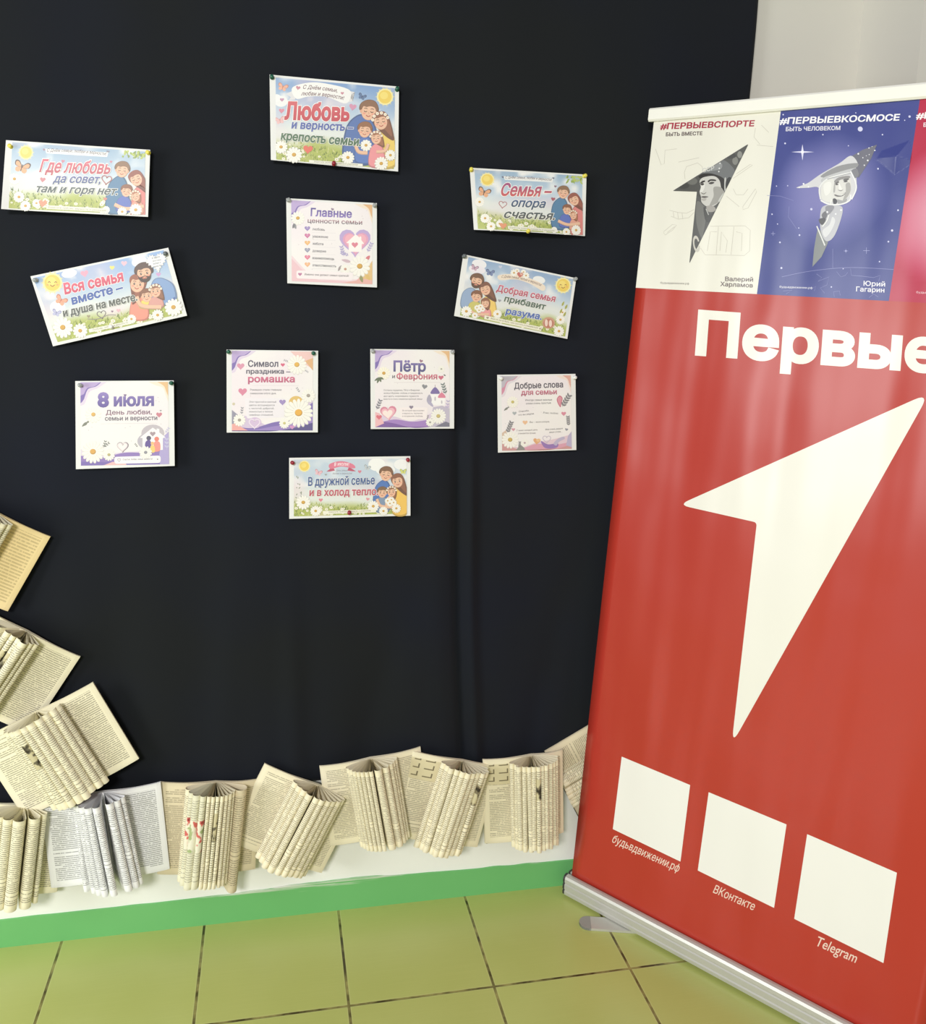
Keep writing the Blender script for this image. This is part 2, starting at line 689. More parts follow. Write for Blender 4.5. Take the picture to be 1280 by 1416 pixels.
    def emit(self, surf, mat, parent, names, smooth=False, fine=None):
        out = {}
        for k, (V, F, cs) in self.parts.items():
            if fine:                 # split long edges so that the ink follows the curve of the paper
                bm = bmesh.new()
                lay = bm.verts.layers.float_color.new('c')
                bv = [bm.verts.new(p) for p in V]
                for q, c in zip(bv, cs):
                    q[lay] = c
                for f in F:
                    if len(set(f)) > 2:
                        try:
                            bm.faces.new([bv[i] for i in f])
                        except ValueError:
                            pass
                bmesh.ops.triangulate(bm, faces=bm.faces[:])
                for _ in range(5):
                    lg = [e for e in bm.edges if e.calc_length() > fine]
                    if not lg:
                        break
                    bmesh.ops.subdivide_edges(bm, edges=lg, cuts=1)
                    bmesh.ops.triangulate(bm, faces=bm.faces[:])
                bm.verts.index_update()
                V = [tuple(q.co) for q in bm.verts]; cs = [tuple(q[lay]) for q in bm.verts]
                F = [tuple(q.index for q in f.verts) for f in bm.faces]
                bm.free()
            o = obj('text_line' if k.startswith('line') else names.get(k, k), [surf(x, y, self.base + l * self.step) for x, y, l in V], F, mat, parent, cols=cs, smooth=smooth)
            out[k] = o
        return out


def lerp3(a, b, k):
    k = max(0.0, min(1.0, k))
    return tuple(a[i] + (b[i] - a[i]) * k for i in range(3))


# ------------------------------------------------------------------ paper posters
PY = -0.035          # plane the sheets hang in
M_sheet = plain('white_paper', (224, 224, 223), 0.55, 0.35)


class Poster:
    def __init__(self, quad, draw, label, curl=None, cb=None):
        self.quad = quad
        self.H = homog(draw, [(0, 0), (1, 0), (1, 1), (0, 1)])
        self.curl = curl or (lambda u, v: 0.002 * v)
        self.fine = 32 if curl else None
        zs = [q[1] for q in quad]; xs = [q[0] for q in quad]
        self.o = Vector((sum(xs) / 4, PY, sum(zs) / 4))
        self.root = empty('poster', self.o, label, 'poster', 'paper posters pinned to the black cloth')
        self.art = Art(cb)
        n = 24
        vs, fs = [], []
        for j in range(n + 1):
            for i in range(n + 1):
                vs.append(self.at(i / n, j / n, 0.0))
                if i and j:
                    a = (j - 1) * (n + 1) + i - 1
                    fs.append((a, a + n + 1, a + n + 2, a + 1))
        sh = obj('paper_sheet', vs, fs, M_sheet, self.root)
        m = sh.modifiers.new('thickness', 'SOLIDIFY'); m.thickness = 0.0003; m.offset = -1.0

    def at(self, u, v, e):
        a, b, c, d = self.quad
        x = (a[0] * (1 - u) + b[0] * u) * (1 - v) + (d[0] * (1 - u) + c[0] * u) * v
        z = (a[1] * (1 - u) + b[1] * u) * (1 - v) + (d[1] * (1 - u) + c[1] * u) * v
        return (x - self.o.x, -self.curl(u, v) - e, z - self.o.z)

    def surf(self, x, y, e):
        u, v = self.H(x, y)
        return self.at(u, v, e)

    def finish(self):
        self.art.emit(self.surf, M_paperprint, self.root, {'picture': 'printed_picture'}, fine=self.fine)


WHITE = (250, 248, 243)
SKIN = (236, 190, 160)


def meadow_bg(A, x0, y0, x1, y1, skew, seed, top=(126, 160, 208), mid=(226, 230, 226), low=(176, 186, 92)):
    """watercolour sky over a meadow; skew = how far the right side drops"""
    def fn(u, v):
        n = vnoise(u * 6, v * 4, seed) - .5
        n2 = vnoise(u * 14, v * 9, seed + 3) - .5
        k = v + n * .18
        c = lerp3(top, (192, 209, 226), k * 2.6) if k < .38 else (lerp3((192, 209, 226), mid, (k - .38) * 5) if k < .68 else lerp3(mid, low, (k - .68) * 6))
        cl = max(0, n2 + n * .8 - .05) * 2.0 if v < .5 else 0
        return lerp3(lerp3(c, (240, 240, 240), cl), (236, 205, 214), max(0, vnoise(u * 4, v * 4, seed + 9) - .62) * 1.2)
    V, F, cs = [], [], []
    nx, ny = 44, 26
    for j in range(ny + 1):
        for i in range(nx + 1):
            u, v = i / nx, j / ny
            V.append(skew(u, v)); cs.append(L3(fn(u, v)))
            if i and j:
                a = (j - 1) * (nx + 1) + i - 1
                F.append((a, a + 1, a + nx + 2, a + nx + 1))
    A.raw(V, F, cs)


def meadow_front(A, skew, seed, h=.22, n=330, daisies=26, r=20):
    rnd = random.Random(seed)
    greens = [(138, 152, 66), (170, 180, 88), (112, 130, 60), (196, 200, 120), (150, 164, 92), (92, 112, 56), (214, 212, 150)]
    base = A.floor_level
    A.floor_level = max(A.lv) + 1
    for k in range(n):
        u = rnd.random()
        edge = h * (0.62 + .75 * abs(u - .48) ** .8)
        v = 1 - edge * rnd.random()
        x, y = skew(u, v)
        L = r * rnd.uniform(.5, 1.2); a = rnd.uniform(-.7, .7)
        w = r * .16
        A.poly([(x - w, y), (x + L * math.sin(a), y - L * math.cos(a)), (x + w, y)], rnd.choice(greens))
    A.floor_level = max(A.lv) + 1
    for k in range(daisies):
        u = rnd.random()
        edge = h * (0.5 + .8 * abs(u - .48) ** .8)
        v = 1 - edge * rnd.uniform(.05, .9)
        x, y = skew(u, v)
        s_ = r * rnd.uniform(.35, .75)
        n_ = 8
        pts = []
        for q in range(24):
            a = 2 * PI * q / 24
            rad = s_ * (.7 + .3 * abs(math.sin(n_ * a / 2)))
            pts.append((x + rad * math.cos(a), y + rad * .8 * math.sin(a)))
        A.poly(pts, (244, 242, 226))
        A.ell(x, y, s_ * .28, s_ * .22, (206, 176, 70), n=8)
    A.floor_level = base


def sun(A, cx, cy, r, face=False):
    for k in range(14):
        a = 2 * PI * k / 14
        A.poly([(cx + r * .95 * math.cos(a - .13), cy + r * .95 * math.sin(a - .13)), (cx + r * 1.5 * math.cos(a), cy + r * 1.5 * math.sin(a)), (cx + r * .95 * math.cos(a + .13), cy + r * .95 * math.sin(a + .13))], (245, 226, 140))
    A.ell(cx, cy, r * 1.22, r * 1.22, (246, 234, 170), n=26)
    A.ell(cx, cy, r, r, (240, 208, 92), n=26)
    A.ell(cx - r * .15, cy - r * .18, r * .6, r * .55, (246, 222, 120), n=20)
    if face:
        for q in (-.4, .4):
            A.curve([(cx + r * (q - .15), cy), (cx + r * q, cy - r * .15), (cx + r * (q + .15), cy)], r * .09, (150, 100, 50))
        A.curve([(cx - r * .28, cy + r * .25), (cx, cy + r * .45), (cx + r * .28, cy + r * .25)], r * .09, (150, 90, 50))
        for q in (-.62, .62):
            A.ell(cx + r * q, cy + r * .25, r * .14, r * .1, (240, 170, 110))


def head(A, cx, cy, r, hair, tilt=0.0, kind='man', openeyes=False, wreath=False, side=1):
    c, s_ = math.cos(tilt), math.sin(tilt)
    T = lambda x, y: (cx + r * (x * c - y * s_), cy + r * (x * s_ + y * c))
    hd = tuple(int(q * .8) for q in hair)
    if kind in ('woman', 'girl'):
        ln = 2.6 if kind == 'woman' else 1.7
        A.blob([T(-.95, -.5), T(-.3, -1.15), T(.6, -1.1), T(1.1, -.3), T(1.0 + .35 * side, ln * .6), T(.55 + .7 * side, ln), T(.35 * side, ln * .75), T(-.8, .4)], hd, 5)
        A.blob([T(-.8, -.6), T(0, -1.1), T(.8, -.8), T(.95 + .15 * side, .6), T(.6 + .5 * side, ln * .8), T(.2 * side, .9), T(-.7, .2)], hair, 5)
    else:
        A.blob([T(-1.02, .05), T(-1.0, -.7), T(-.3, -1.2), T(.55, -1.15), T(1.05, -.5), T(1.0, .15), T(0, .3)], hd, 5)
    A.ell(*T(0, .12), r * .82, r * .95, (226, 170, 140), tilt)
    A.ell(*T(0, .10), r * .78, r * .92, SKIN, tilt)
    for q in (-.85, .85):
        if kind in ('man', 'boy'):
            A.ell(*T(q, .15), r * .13, r * .2, (228, 172, 142), tilt, 10)
    if kind == 'beard':
        A.blob([T(-.8, .1), T(-.55, .45), T(0, .35), T(.55, .45), T(.8, .1), T(.6, .85), T(0, 1.15), T(-.6, .85)], hd, 5)
        A.ell(*T(0, .58), r * .28, r * .14, (228, 172, 142), tilt, 12)
    A.blob([T(-.95, .0), T(-.95, -.7), T(-.3, -1.15), T(.5, -1.12), T(.98, -.55), T(.92, .0), T(.6, -.42), T(.1, -.5), T(-.3, -.38), T(-.65, -.42)], hair, 5)
    for q in (-.36, .36):
        if openeyes:
            A.ell(*T(q, .08), r * .11, r * .15, (70, 45, 35), tilt, 10)
            A.ell(*T(q + .03, .04), r * .04, r * .05, (240, 235, 230), tilt, 6)
        else:
            A.curve([T(q - .17, .08), T(q, .17), T(q + .17, .08)], r * .08, (90, 55, 40), 3)
        A.curve([T(q - .18, -.18), T(q, -.25), T(q + .18, -.18)], r * .07, hd, 3)
        A.ell(*T(q * 1.35, .36), r * .17, r * .11, (236, 160, 138), tilt, 10)
    A.curve([T(-.02, .15), T(.07, .32), T(-.05, .35)], r * .05, (200, 140, 110), 3)
    A.curve([T(-.25, .52), T(0, .66), T(.25, .52)], r * .09, (176, 70, 60), 4)
    if wreath:
        for k in range(6):
            a = PI * (1.08 + .84 * k / 5)
            x, y = T(.98 * math.cos(a), .95 * math.sin(a) - .05)
            A.ell(x, y, r * .2, r * .2, (246, 240, 226), n=10)
            A.ell(x, y, r * .07, r * .07, (222, 170, 80), n=6)


def shirt(A, pts, col):
    A.blob(pts, tuple(int(c * .82) for c in col), 5)
    cx = sum(p[0] for p in pts) / len(pts); cy = sum(p[1] for p in pts) / len(pts)
    A.blob([(cx + (x - cx) * .9 - 2, cy + (y - cy) * .92 - 2) for x, y in pts], col, 5)


def torso(A, x, y, w, h, col, lean=0.0):
    shirt(A, [(x - w * .35, y), (x + w * .35, y), (x + w * .95 + lean, y + h * .3), (x + w + lean, y + h), (x - w + lean, y + h), (x - w * .95 + lean, y + h * .3)], col)


def arm(A, pts, w, col):
    A.curve(pts, w, tuple(int(c * .86) for c in col), 6)
    A.curve([(x, y - w * .1) for x, y in pts], w * .74, col, 6)


# ---- poster 1: top middle
def bil(a, b, c, d):
    return lambda u, v: ((a[0] * (1 - u) + b[0] * u) * (1 - v) + (d[0] * (1 - u) + c[0] * u) * v, (a[1] * (1 - u) + b[1] * u) * (1 - v) + (d[1] * (1 - u) + c[1] * u) * v)


def pic_clamp(A, sk):
    pass


PINK = (216, 96, 116); RED = (206, 84, 96)

p = Poster([(0.9753, 2.0235), (1.2547, 2.0194), (1.2549, 1.8382), (0.9766, 1.847)], [(48, 55), (1222, 165), (1212, 937), (60, 832)],
           'paper poster with a white ribbon above a large red word, topmost on the cloth',
           curl=lambda u, v: 0.002 + 0.004 * v)
A = p.art
sk = bil((102, 82), (1185, 180), (1172, 915), (108, 828))
A.cb = (102, 82, 1182, 918)
meadow_bg(A, 0, 0, 1, 1, sk, 11)
A.ell(150, 300, 60, 50, (240, 240, 240)); A.ell(110, 270, 40, 35, (246, 244, 242))
meadow_front(A, sk, 21, .25, 380, 20, 30)
sun(A, 1092, 258, 62)
# ribbon
A.poly([(190, 232), (285, 190), (275, 285), (215, 290), (238, 262)], (226, 224, 226)); A.poly([(690, 190), (815, 215), (770, 250), (795, 300), (720, 310)], (226, 224, 226))
A.blob([(250, 175), (400, 128), (560, 138), (770, 200), (735, 318), (560, 260), (400, 255), (285, 275)], (244, 243, 241), 6)
A.text('С Днём семьи,', 345, 185, 655, 218, 36, (120, 84, 92), .012, .2, arc=6, part='letters')
A.text('любви и верности!', 328, 246, 715, 288, 36, (120, 84, 92), .012, .2, arc=14, part='letters')
A.heart(302, 176, 22, (206, 140, 156), .2); A.heart(700, 225, 16, (206, 140, 156))
A.butterfly(165, 172, 44, (238, 178, 150), .3, (200, 130, 110)); A.butterfly(880, 258, 36, (96, 120, 160), .4, (70, 80, 110)); A.butterfly(140, 475, 42, (236, 190, 190), -.2, (214, 150, 150))
A.heart(155, 385, 26, (222, 140, 160)); A.heart(158, 285, 20, (200, 150, 180)); A.heart(795, 350, 36, (214, 150, 180), .2); A.heart(390, 735, 46, (226, 112, 92), .1)
# family
torso(A, 880, 430, 150, 420, (88, 116, 176), -10); torso(A, 1095, 560, 95, 330, (238, 206, 104), 0)
head(A, 942, 385, 82, (140, 100, 72), .12, 'man'); head(A, 1050, 480, 74, (150, 98, 72), -.15, 'woman', wreath=True, side=1)
torso(A, 905, 625, 85, 230, (90, 122, 190)); head(A, 905, 562, 64, (150, 102, 68), .1, 'boy')
torso(A, 1015, 690, 70, 200, (236, 150, 156)); head(A, 1008, 632, 54, (166, 112, 80), -.05, 'girl', wreath=True, side=1)
arm(A, [(820, 700), (850, 760), (930, 770)], 34, SKIN); arm(A, [(1120, 690), (1090, 750), (1010, 760)], 30, SKIN)
A.daisy(915, 700, 52, n=11); A.daisy(265, 785, 72); A.daisy(150, 715, 58); A.daisy(750, 810, 58); A.daisy(1055, 865, 62); A.daisy(1140, 790, 50)
A.poly([(400, 832), (885, 868), (885, 893), (400, 858)], (238, 236, 222))
A.text('Берегите любовь, верность и уважение', 445, 853, 840, 882, 14, (130, 128, 110), .0, .1, part='letters')
A.text('Любовь', 178, 460, 765, 476, 152, ((214, 98, 106), (196, 70, 82)), .048, .05, WHITE, .03, part='letters')
A.text('и верность –', 240, 545, 800, 570, 72, (88, 104, 170), .04, .1, WHITE, .035, part='letters')
A.text('крепость семьи.', 145, 648, 868, 706, 76, (82, 112, 86), .04, .1, WHITE, .035, part='letters')
p.finish()

# ---- posters 2 and 3: the same meadow picture with different verse
def verse_poster(quad, draw, label, cor, fam, sunp, texts, hearts, curl, seed, bfly, rib):
    p = Poster(quad, draw, label, curl)
    A = p.art
    sk = bil(*cor)
    A.cb = (min(cor[0][0], cor[3][0]), cor[0][1], max(cor[1][0], cor[2][0]), max(cor[2][1], cor[3][1]))
    meadow_bg(A, 0, 0, 1, 1, sk, seed, top=(150, 178, 204))
    meadow_front(A, sk, seed + 5, .27, 380, 34, 30)
    sun(A, *sunp)
    fx, fy, mx, my, bx, by, gx, gy, r = fam
    torso(A, fx - 20, fy + r * 1.0, r * 1.55, r * 5.2, (84, 128, 166), -15); torso(A, mx + 30, my + r * 1.2, r * 1.25, r * 5.0, (222, 130, 126), 5)
    head(A, mx, my, r, (150, 84, 66), -.35, 'woman', side=1); head(A, fx, fy, r * 1.02, (140, 104, 74), .12, 'man')
    torso(A, bx - 20, by + r * .8, r * 1.05, r * 2.2, (92, 112, 190)); head(A, bx, by, r * .8, (140, 88, 60), .2, 'boy')
    torso(A, gx + 15, gy + r * .7, r * .9, r * 1.9, (226, 160, 140)); head(A, gx, gy, r * .72, (176, 112, 78), -.2, 'girl', wreath=True, side=0)
    arm(A, [(fx - 60, fy + r * 5.0), (bx, by + r * 2.6), (gx + 70, gy + r * 1.5)], r * .55, SKIN)
    for k in range(26):
        rr = random.Random(seed * 100 + k)
        x, y = sk(1 - .16 * rr.random() ** 1.3, .0 + .10 * rr.random() ** 1.5)
        A.leaf(x, y, rr.uniform(-34, 34), rr.uniform(5, 38), 9, rr.choice([(150, 172, 76), (182, 196, 98), (128, 150, 70)]))
    A.butterfly(*bfly, (232, 172, 130), .3)
    for u, v, s_ in ((.03, .55, 46), (.07, .82, 44), (.12, .95, 42), (.2, .9, 34), (.94, .93, 50), (.84, .97, 38), (.72, .95, 30)):
        x, y = sk(u, v)
        A.daisy(x, y, s_)
    for (x, y, s_, cc, o_) in hearts:
        if o_:
            A.heartline(x, y, s_, 7, cc, .15)
        else:
            A.heart(x, y, s_, cc, .1)
    x0, y0, x1, y1 = rib
    A.poly([(x0 - 15, y0 - 25), (x1 + 15, y1 - 25), (x1 + 5, y1 + 12), (x0 - 5, y0 + 12)], (240, 240, 238))
    A.text('С Днём семьи, любви и верности!', x0, y0, x1, y1, 26, (110, 96, 110), .012, .2, arc=8, part='letters')
    a = sk(.29, .965); b = sk(.72, .975)
    A.poly([(a[0] - 15, a[1] - 22), (b[0] + 15, b[1] - 22), (b[0] + 15, b[1] + 8), (a[0] - 15, a[1] + 8)], (236, 234, 216))
    A.text('Берегите любовь, верность и уважение', a[0], a[1], b[0], b[1], 13, (130, 128, 100), 0, .1, part='letters')
    for (s_, a0, b0, a1, b1, h, col) in texts:
        A.text(s_, a0, b0, a1, b1, h, col, .031, .34, WHITE, .04, part='letters')
    p.finish()


verse_poster([(0.4455, 1.8557), (0.727, 1.8535), (0.7191, 1.715), (0.4324, 1.7169)], [(50, 82), (1208, 160), (1192, 700), (25, 640)],
             'wide paper poster with sun and butterfly, highest at the far left of the cloth',
             [(102, 98), (1170, 175), (1158, 682), (82, 632)], (985, 320, 1095, 390, 1020, 490, 1090, 530, 56), (212, 180, 46),
             [('Где любовь', 318, 335, 890, 352, 100, ((214, 104, 124), (188, 84, 100))), ('да совет,', 425, 420, 812, 428, 66, ((92, 100, 168), (80, 96, 140))), ('там и горя нет.', 298, 498, 948, 522, 62, (80, 92, 92))],
             [(348, 398, 24, (206, 130, 140), 0), (860, 398, 42, (176, 100, 100), 1), (510, 250, 15, (206, 130, 150), 0), (895, 255, 12, (206, 130, 150), 0), (850, 555, 16, (214, 130, 120), 0), (350, 590, 36, (226, 150, 120), 0), (358, 158, 12, (160, 130, 150), 0), (870, 175, 14, (130, 130, 150), 0)],
             lambda u, v: 0.003 + 0.009 * (max(0, .22 - u) / .22) ** 2 * v + 0.004 * v, 31, (180, 300, 62), (380, 175, 858, 205))
verse_poster([(1.419, 1.8563), (1.6988, 1.8564), (1.7022, 1.7164), (1.4328, 1.7193)], [(62, 50), (1210, 118), (1195, 722), (103, 660)],
             'wide paper poster with sun and butterfly, nearest the red banner top',
             [(108, 72), (1170, 130), (1158, 712), (140, 652)], (975, 300, 1080, 370, 1010, 470, 1070, 520, 56), (232, 170, 54),
             [('Семья –', 362, 330, 862, 338, 122, ((160, 74, 130), (206, 92, 92))), ('опора', 458, 438, 800, 452, 82, ((66, 92, 140), (78, 92, 112))), ('счастья.', 384, 548, 882, 568, 78, ((70, 86, 92), (92, 92, 84)))],
             [(378, 418, 40, (176, 110, 110), 1), (872, 365, 22, (170, 86, 100), 0), (898, 238, 14, (140, 110, 130), 0), (375, 625, 36, (226, 150, 110), 0), (382, 145, 12, (110, 110, 130), 0), (878, 155, 12, (110, 110, 130), 0)],
             lambda u, v: 0.002 + 0.016 * v * v * 4 * u * (1 - u), 41, (200, 300, 60), (405, 160, 862, 185))

# ---- poster: tilted left
p = Poster([(0.4782, 1.5827), (0.7581, 1.6527), (0.794, 1.5083), (0.5166, 1.4366)], [(38, 262), (1098, 42), (1243, 565), (213, 800)],
           'paper poster tilted upwards to the right, with a smiling sun, left side of the cloth')
A = p.art
c4 = [(60, 275), (1062, 62), (1205, 548), (250, 768)]
sk = bil(*c4)
A.cb = None
meadow_bg(A, 0, 0, 1, 1, sk, 51, top=(146, 178, 224))


def skew_front(A, sk, seed):
    meadow_front(A, lambda u, v: sk(.02 + u * .96, min(.985, v)), seed, .26, 330, 34, 28)


skew_front(A, sk, 55)
A.ell(340, 240, 60, 32, (246, 246, 246), -.2); A.ell(880, 150, 60, 40, (246, 246, 246), -.2); A.ell(250, 500, 60, 50, (246, 246, 246))
sun(A, 210, 312, 62, True)
A.heart(458, 240, 32, (236, 166, 190), -.2); A.heart(762, 162, 24, (240, 190, 206)); A.heart(670, 195, 20, (240, 226, 120)); A.heart(1025, 248, 20, (206, 160, 206))
A.butterfly(275, 450, 46, (240, 170, 140), .5, (200, 120, 100)); A.butterfly(240, 545, 34, (190, 190, 222), .3, (140, 140, 180))
torso(A, 1035, 280, 95, 190, (132, 162, 208), 22)
torso(A, 880, 400, 66, 190, (238, 150, 130), 0)
head(A, 865, 318, 64, (158, 96, 74), .15, 'woman', True, side=-1); head(A, 915, 235, 66, (90, 66, 58), -.15, 'beard', True)
torso(A, 945, 440, 58, 70, (244, 214, 110), 0); torso(A, 1010, 420, 52, 80, (220, 160, 150))
head(A, 935, 412, 46, (140, 92, 66), -.1, 'boy', True); head(A, 1003, 375, 46, (150, 100, 74), -.1, 'girl', True, True, 1)
arm(A, [(860, 420), (900, 490), (1050, 500)], 34, SKIN)
A.poly([(1082, 470), (1150, 420), (1165, 500), (1100, 520)], (78, 104, 170))
A.daisy(290, 655, 78); A.daisy(425, 680, 56); A.daisy(1140, 500, 66); A.daisy(1020, 560, 44); A.daisy(820, 590, 36)
A.heart(1010, 150, 74, (248, 246, 244), -.2)
for k in range(26):
    q = A.heartpts(1010, 150, 78, -.2, 26)[k]
    A.ell(q[0], q[1], 7, 7, (226, 226, 226), n=8)
for i_, s_ in enumerate(('8 июля', 'День семьи,', 'любви и', 'верности!')):
    A.text(s_, 975 + i_ * 4, 130 + i_ * 22, 1035 + i_ * 4 + (8 if i_ == 1 else 0), 117 + i_ * 22, 13, (110, 120, 140), .01, .1, part='letters')
A.heartline(590, 555, 36, 6, (120, 110, 110), -.2); A.heart(490, 570, 15, (160, 150, 120)); A.heart(720, 525, 17, (226, 180, 190)); A.heart(672, 532, 10, (140, 110, 130))
A.curve([(480, 590), (560, 590), (640, 560), (700, 560)], 5, (150, 140, 140))
A.poly([(490, 668), (815, 602), (822, 626), (497, 694)], (240, 238, 224))
A.text('Любовь, забота и верность', 520, 680, 795, 622, 13, (130, 128, 100), 0, .1, part='letters')
A.text('Вся семья', 305, 400, 765, 295, 82, ((226, 104, 128), (206, 76, 104)), .042, .08, WHITE, .03, part='letters')
A.text('вместе –', 362, 480, 760, 372, 66, (70, 100, 172), .042, .08, WHITE, .03, part='letters')
A.text('и душа на месте.', 296, 574, 868, 446, 58, (84, 90, 84), .036, .08, WHITE, .03, part='letters')
p.finish()

# ---- poster: tilted right
p = Poster([(1.4099, 1.6635), (1.686, 1.6181), (1.6698, 1.4743), (1.3913, 1.5222)], [(140, 45), (1220, 275), (1132, 855), (50, 635)],
           'paper poster tilted downwards to the right, the family drawn at its left')
A = p.art
sk = bil((188, 72), (1190, 285), (1110, 832), (105, 628))
A.cb = None
meadow_bg(A, 0, 0, 1, 1, sk, 61, top=(146, 172, 206))
meadow_front(A, lambda u, v: sk(.02 + u * .96, min(.985, v)), 65, .24, 330, 26, 28)
A.ell(290, 140, 70, 45, (240, 238, 242), .2); A.ell(270, 190, 80, 40, (238, 232, 240), .2); A.ell(860, 290, 60, 36, (240, 240, 240), .2)
sun(A, 1092, 342, 60, True)
A.butterfly(245, 175, 34, (206, 170, 190), .4, (120, 100, 120)); A.butterfly(392, 222, 40, (120, 136, 176), .2, (80, 90, 130)); A.heart(490, 165, 18, (200, 206, 226)); A.heart(482, 487, 17, (160, 160, 170), .2)
torso(A, 205, 370, 80, 190, (150, 172, 204), -5)
torso(A, 385, 440, 70, 190, (240, 204, 110), -10)
head(A, 345, 375, 56, (128, 84, 64), -.25, 'woman', side=1); head(A, 265, 300, 62, (118, 84, 62), .25, 'beard')
torso(A, 245, 495, 62, 110, (206, 196, 110)); head(A, 262, 448, 50, (132, 88, 62), .2, 'boy')
torso(A, 350, 555, 46, 85, (238, 160, 160)); head(A, 345, 510, 42, (150, 100, 74), 0, 'girl', side=0)
arm(A, [(210, 590), (270, 620), (380, 618)], 26, SKIN)
for (x, y, r_) in ((265, 555, 26), (300, 545, 26), (285, 580, 26), (320, 570, 24)):
    A.daisy(x, y, r_, n=9)
A.daisy(165, 590, 52); A.daisy(245, 630, 30); A.daisy(460, 615, 42); A.daisy(1065, 670, 44); A.daisy(1050, 780, 50); A.daisy(1085, 600, 34)
for (x, y) in ((1080, 540), (1110, 570), (1060, 610), (1095, 640)):
    A.leaf(x, y, 22, -46, 10, (170, 170, 80))
A.blob([(475, 245), (640, 235), (800, 285), (915, 345), (895, 395), (780, 330), (640, 285), (490, 290)], (240, 224, 206), 6)
A.text('С Днём семьи, любви и верности!', 500, 268, 880, 352, 24, (130, 104, 96), .01, .2, arc=22, part='letters')
for (x, y, r_) in ((620, 222, 34), (735, 248, 32), (650, 205, 26), (710, 215, 26)):
    A.daisy(x, y, r_, n=9)
A.heart(678, 240, 32, (200, 110, 100), .15); A.heart(690, 236, 15, (230, 180, 160))
A.ell(950, 700, 62, 56, (206, 160, 130)); A.ell(950, 705, 50, 44, (190, 120, 100)); A.ell(928, 700, 15, 34, (240, 214, 200)); A.ell(968, 706, 15, 34, (240, 214, 200))
A.poly([(338, 628), (885, 742), (878, 780), (332, 664)], (240, 236, 214))
A.text('Вместе легче быть, чем грустить и сомневаться', 395, 664, 845, 756, 15, (120, 118, 90), .005, .1, part='letters'); A.heart(366, 652, 13, (150, 140, 120)); A.heart(868, 757, 11, (170, 160, 130))
A.text('Добрая семья', 446, 395, 1015, 500, 62, ((204, 110, 134), (180, 84, 108)), .036, .1, WHITE, .035, part='letters')
A.text('прибавит', 520, 492, 920, 575, 58, (86, 104, 92), .036, .1, WHITE, .035, part='letters')
A.text('разума.', 532, 612, 882, 670, 60, (86, 112, 176), .04, .1, WHITE, .035, part='letters')
p.finish()

# ---- poster: bottom middle
p = Poster([(1.0124, 1.1897), (1.2942, 1.1914), (1.2967, 1.0474), (1.012, 1.0461)], [(63, 88), (1192, 73), (1192, 625), (65, 655)],
           'paper poster with a pink ribbon over two lines of verse, lowest on the black cloth')
A = p.art
sk = bil((108, 104), (1158, 96), (1156, 605), (108, 632))
A.cb = (108, 96, 1158, 632)
meadow_bg(A, 0, 0, 1, 1, sk, 71, top=(196, 210, 224))
A.ell(880, 150, 80, 60, (246, 246, 244)); A.ell(960, 200, 90, 50, (246, 246, 244)); A.ell(1110, 150, 70, 50, (244, 244, 244))
meadow_front(A, sk, 75, .24, 380, 34, 28)
sun(A, 205, 165, 42)
A.poly([(410, 215), (470, 170), (490, 205), (440, 215)], (190, 84, 110)); A.poly([(620, 170), (685, 212), (650, 212), (605, 205)], (190, 84, 110))
A.blob([(440, 145), (545, 118), (655, 145), (672, 185), (550, 168), (450, 190)], (224, 122, 148), 6)
A.text('8 июля!', 482, 165, 622, 165, 34, (250, 226, 232), .02, .1, arc=6, part='letters')
A.text('День семьи,', 498, 212, 606, 212, 18, (130, 120, 130), .0, .2, part='letters'); A.text('любви и верности!', 466, 240, 650, 240, 18, (130, 120, 130), 0, .2, part='letters')
A.butterfly(335, 225, 34, (236, 190, 200), .3, (200, 140, 150)); A.butterfly(790, 180, 30, (200, 206, 210), .3, (130, 140, 150)); A.butterfly(1125, 215, 30, (220, 220, 130), 0, (150, 170, 70))
A.heart(720, 215, 18, (216, 130, 150)); A.heart(405, 243, 12, (160, 160, 160)); A.heart(358, 478, 20, (226, 130, 150)); A.heart(795, 470, 18, (226, 150, 160), .2)
torso(A, 945, 300, 80, 260, (78, 118, 186), -12); torso(A, 1090, 340, 68, 270, (242, 196, 92), 6)
head(A, 1070, 300, 58, (142, 92, 68), -.15, 'woman', True, side=1); head(A, 965, 238, 60, (130, 92, 66), .12, 'man')
torso(A, 930, 450, 58, 140, (128, 148, 178)); head(A, 930, 408, 46, (128, 96, 66), .1, 'boy', True)
torso(A, 1010, 440, 48, 110, (240, 200, 170)); head(A, 1015, 400, 45, (150, 100, 66), 0, 'girl', True, True, 0)
arm(A, [(880, 470), (910, 530), (990, 545)], 28, SKIN)
for (x, y) in ((980, 485), (1015, 475), (1000, 510), (1035, 500)):
    A.daisy(x, y, 28, n=9)
for k in range(12):
    rr = random.Random(k)
    A.leaf(120 + rr.random() * 70, 250 + rr.random() * 220, rr.uniform(-20, 20), rr.uniform(-25, -5), 5, (150, 156, 140))
A.daisy(195, 500, 66); A.daisy(310, 580, 50); A.daisy(845, 535, 52); A.daisy(940, 580, 42); A.daisy(1060, 555, 42)
A.poly([(378, 580), (872, 562), (872, 592), (378, 610)], (244, 240, 222)); A.text('Берегите любовь, верность и уважение', 432, 597, 822, 582, 14, (130, 128, 100), 0, .1, part='letters')
A.text('В дружной семье', 238, 345, 862, 330, 78, (74, 98, 150), .034, .08, WHITE, .035, part='letters')
A.text('и в холод тепло.', 250, 440, 892, 430, 68, ((196, 92, 112), (184, 84, 100)), .036, .08, WHITE, .035, part='letters')
p.finish()

# ---- square lilac posters
LIL = (188, 166, 214); PUR = (128, 108, 180); PCH = (236, 196, 160); ORA = (226, 178, 128); ROSE = (232, 176, 188); GREY = (110, 108, 116)


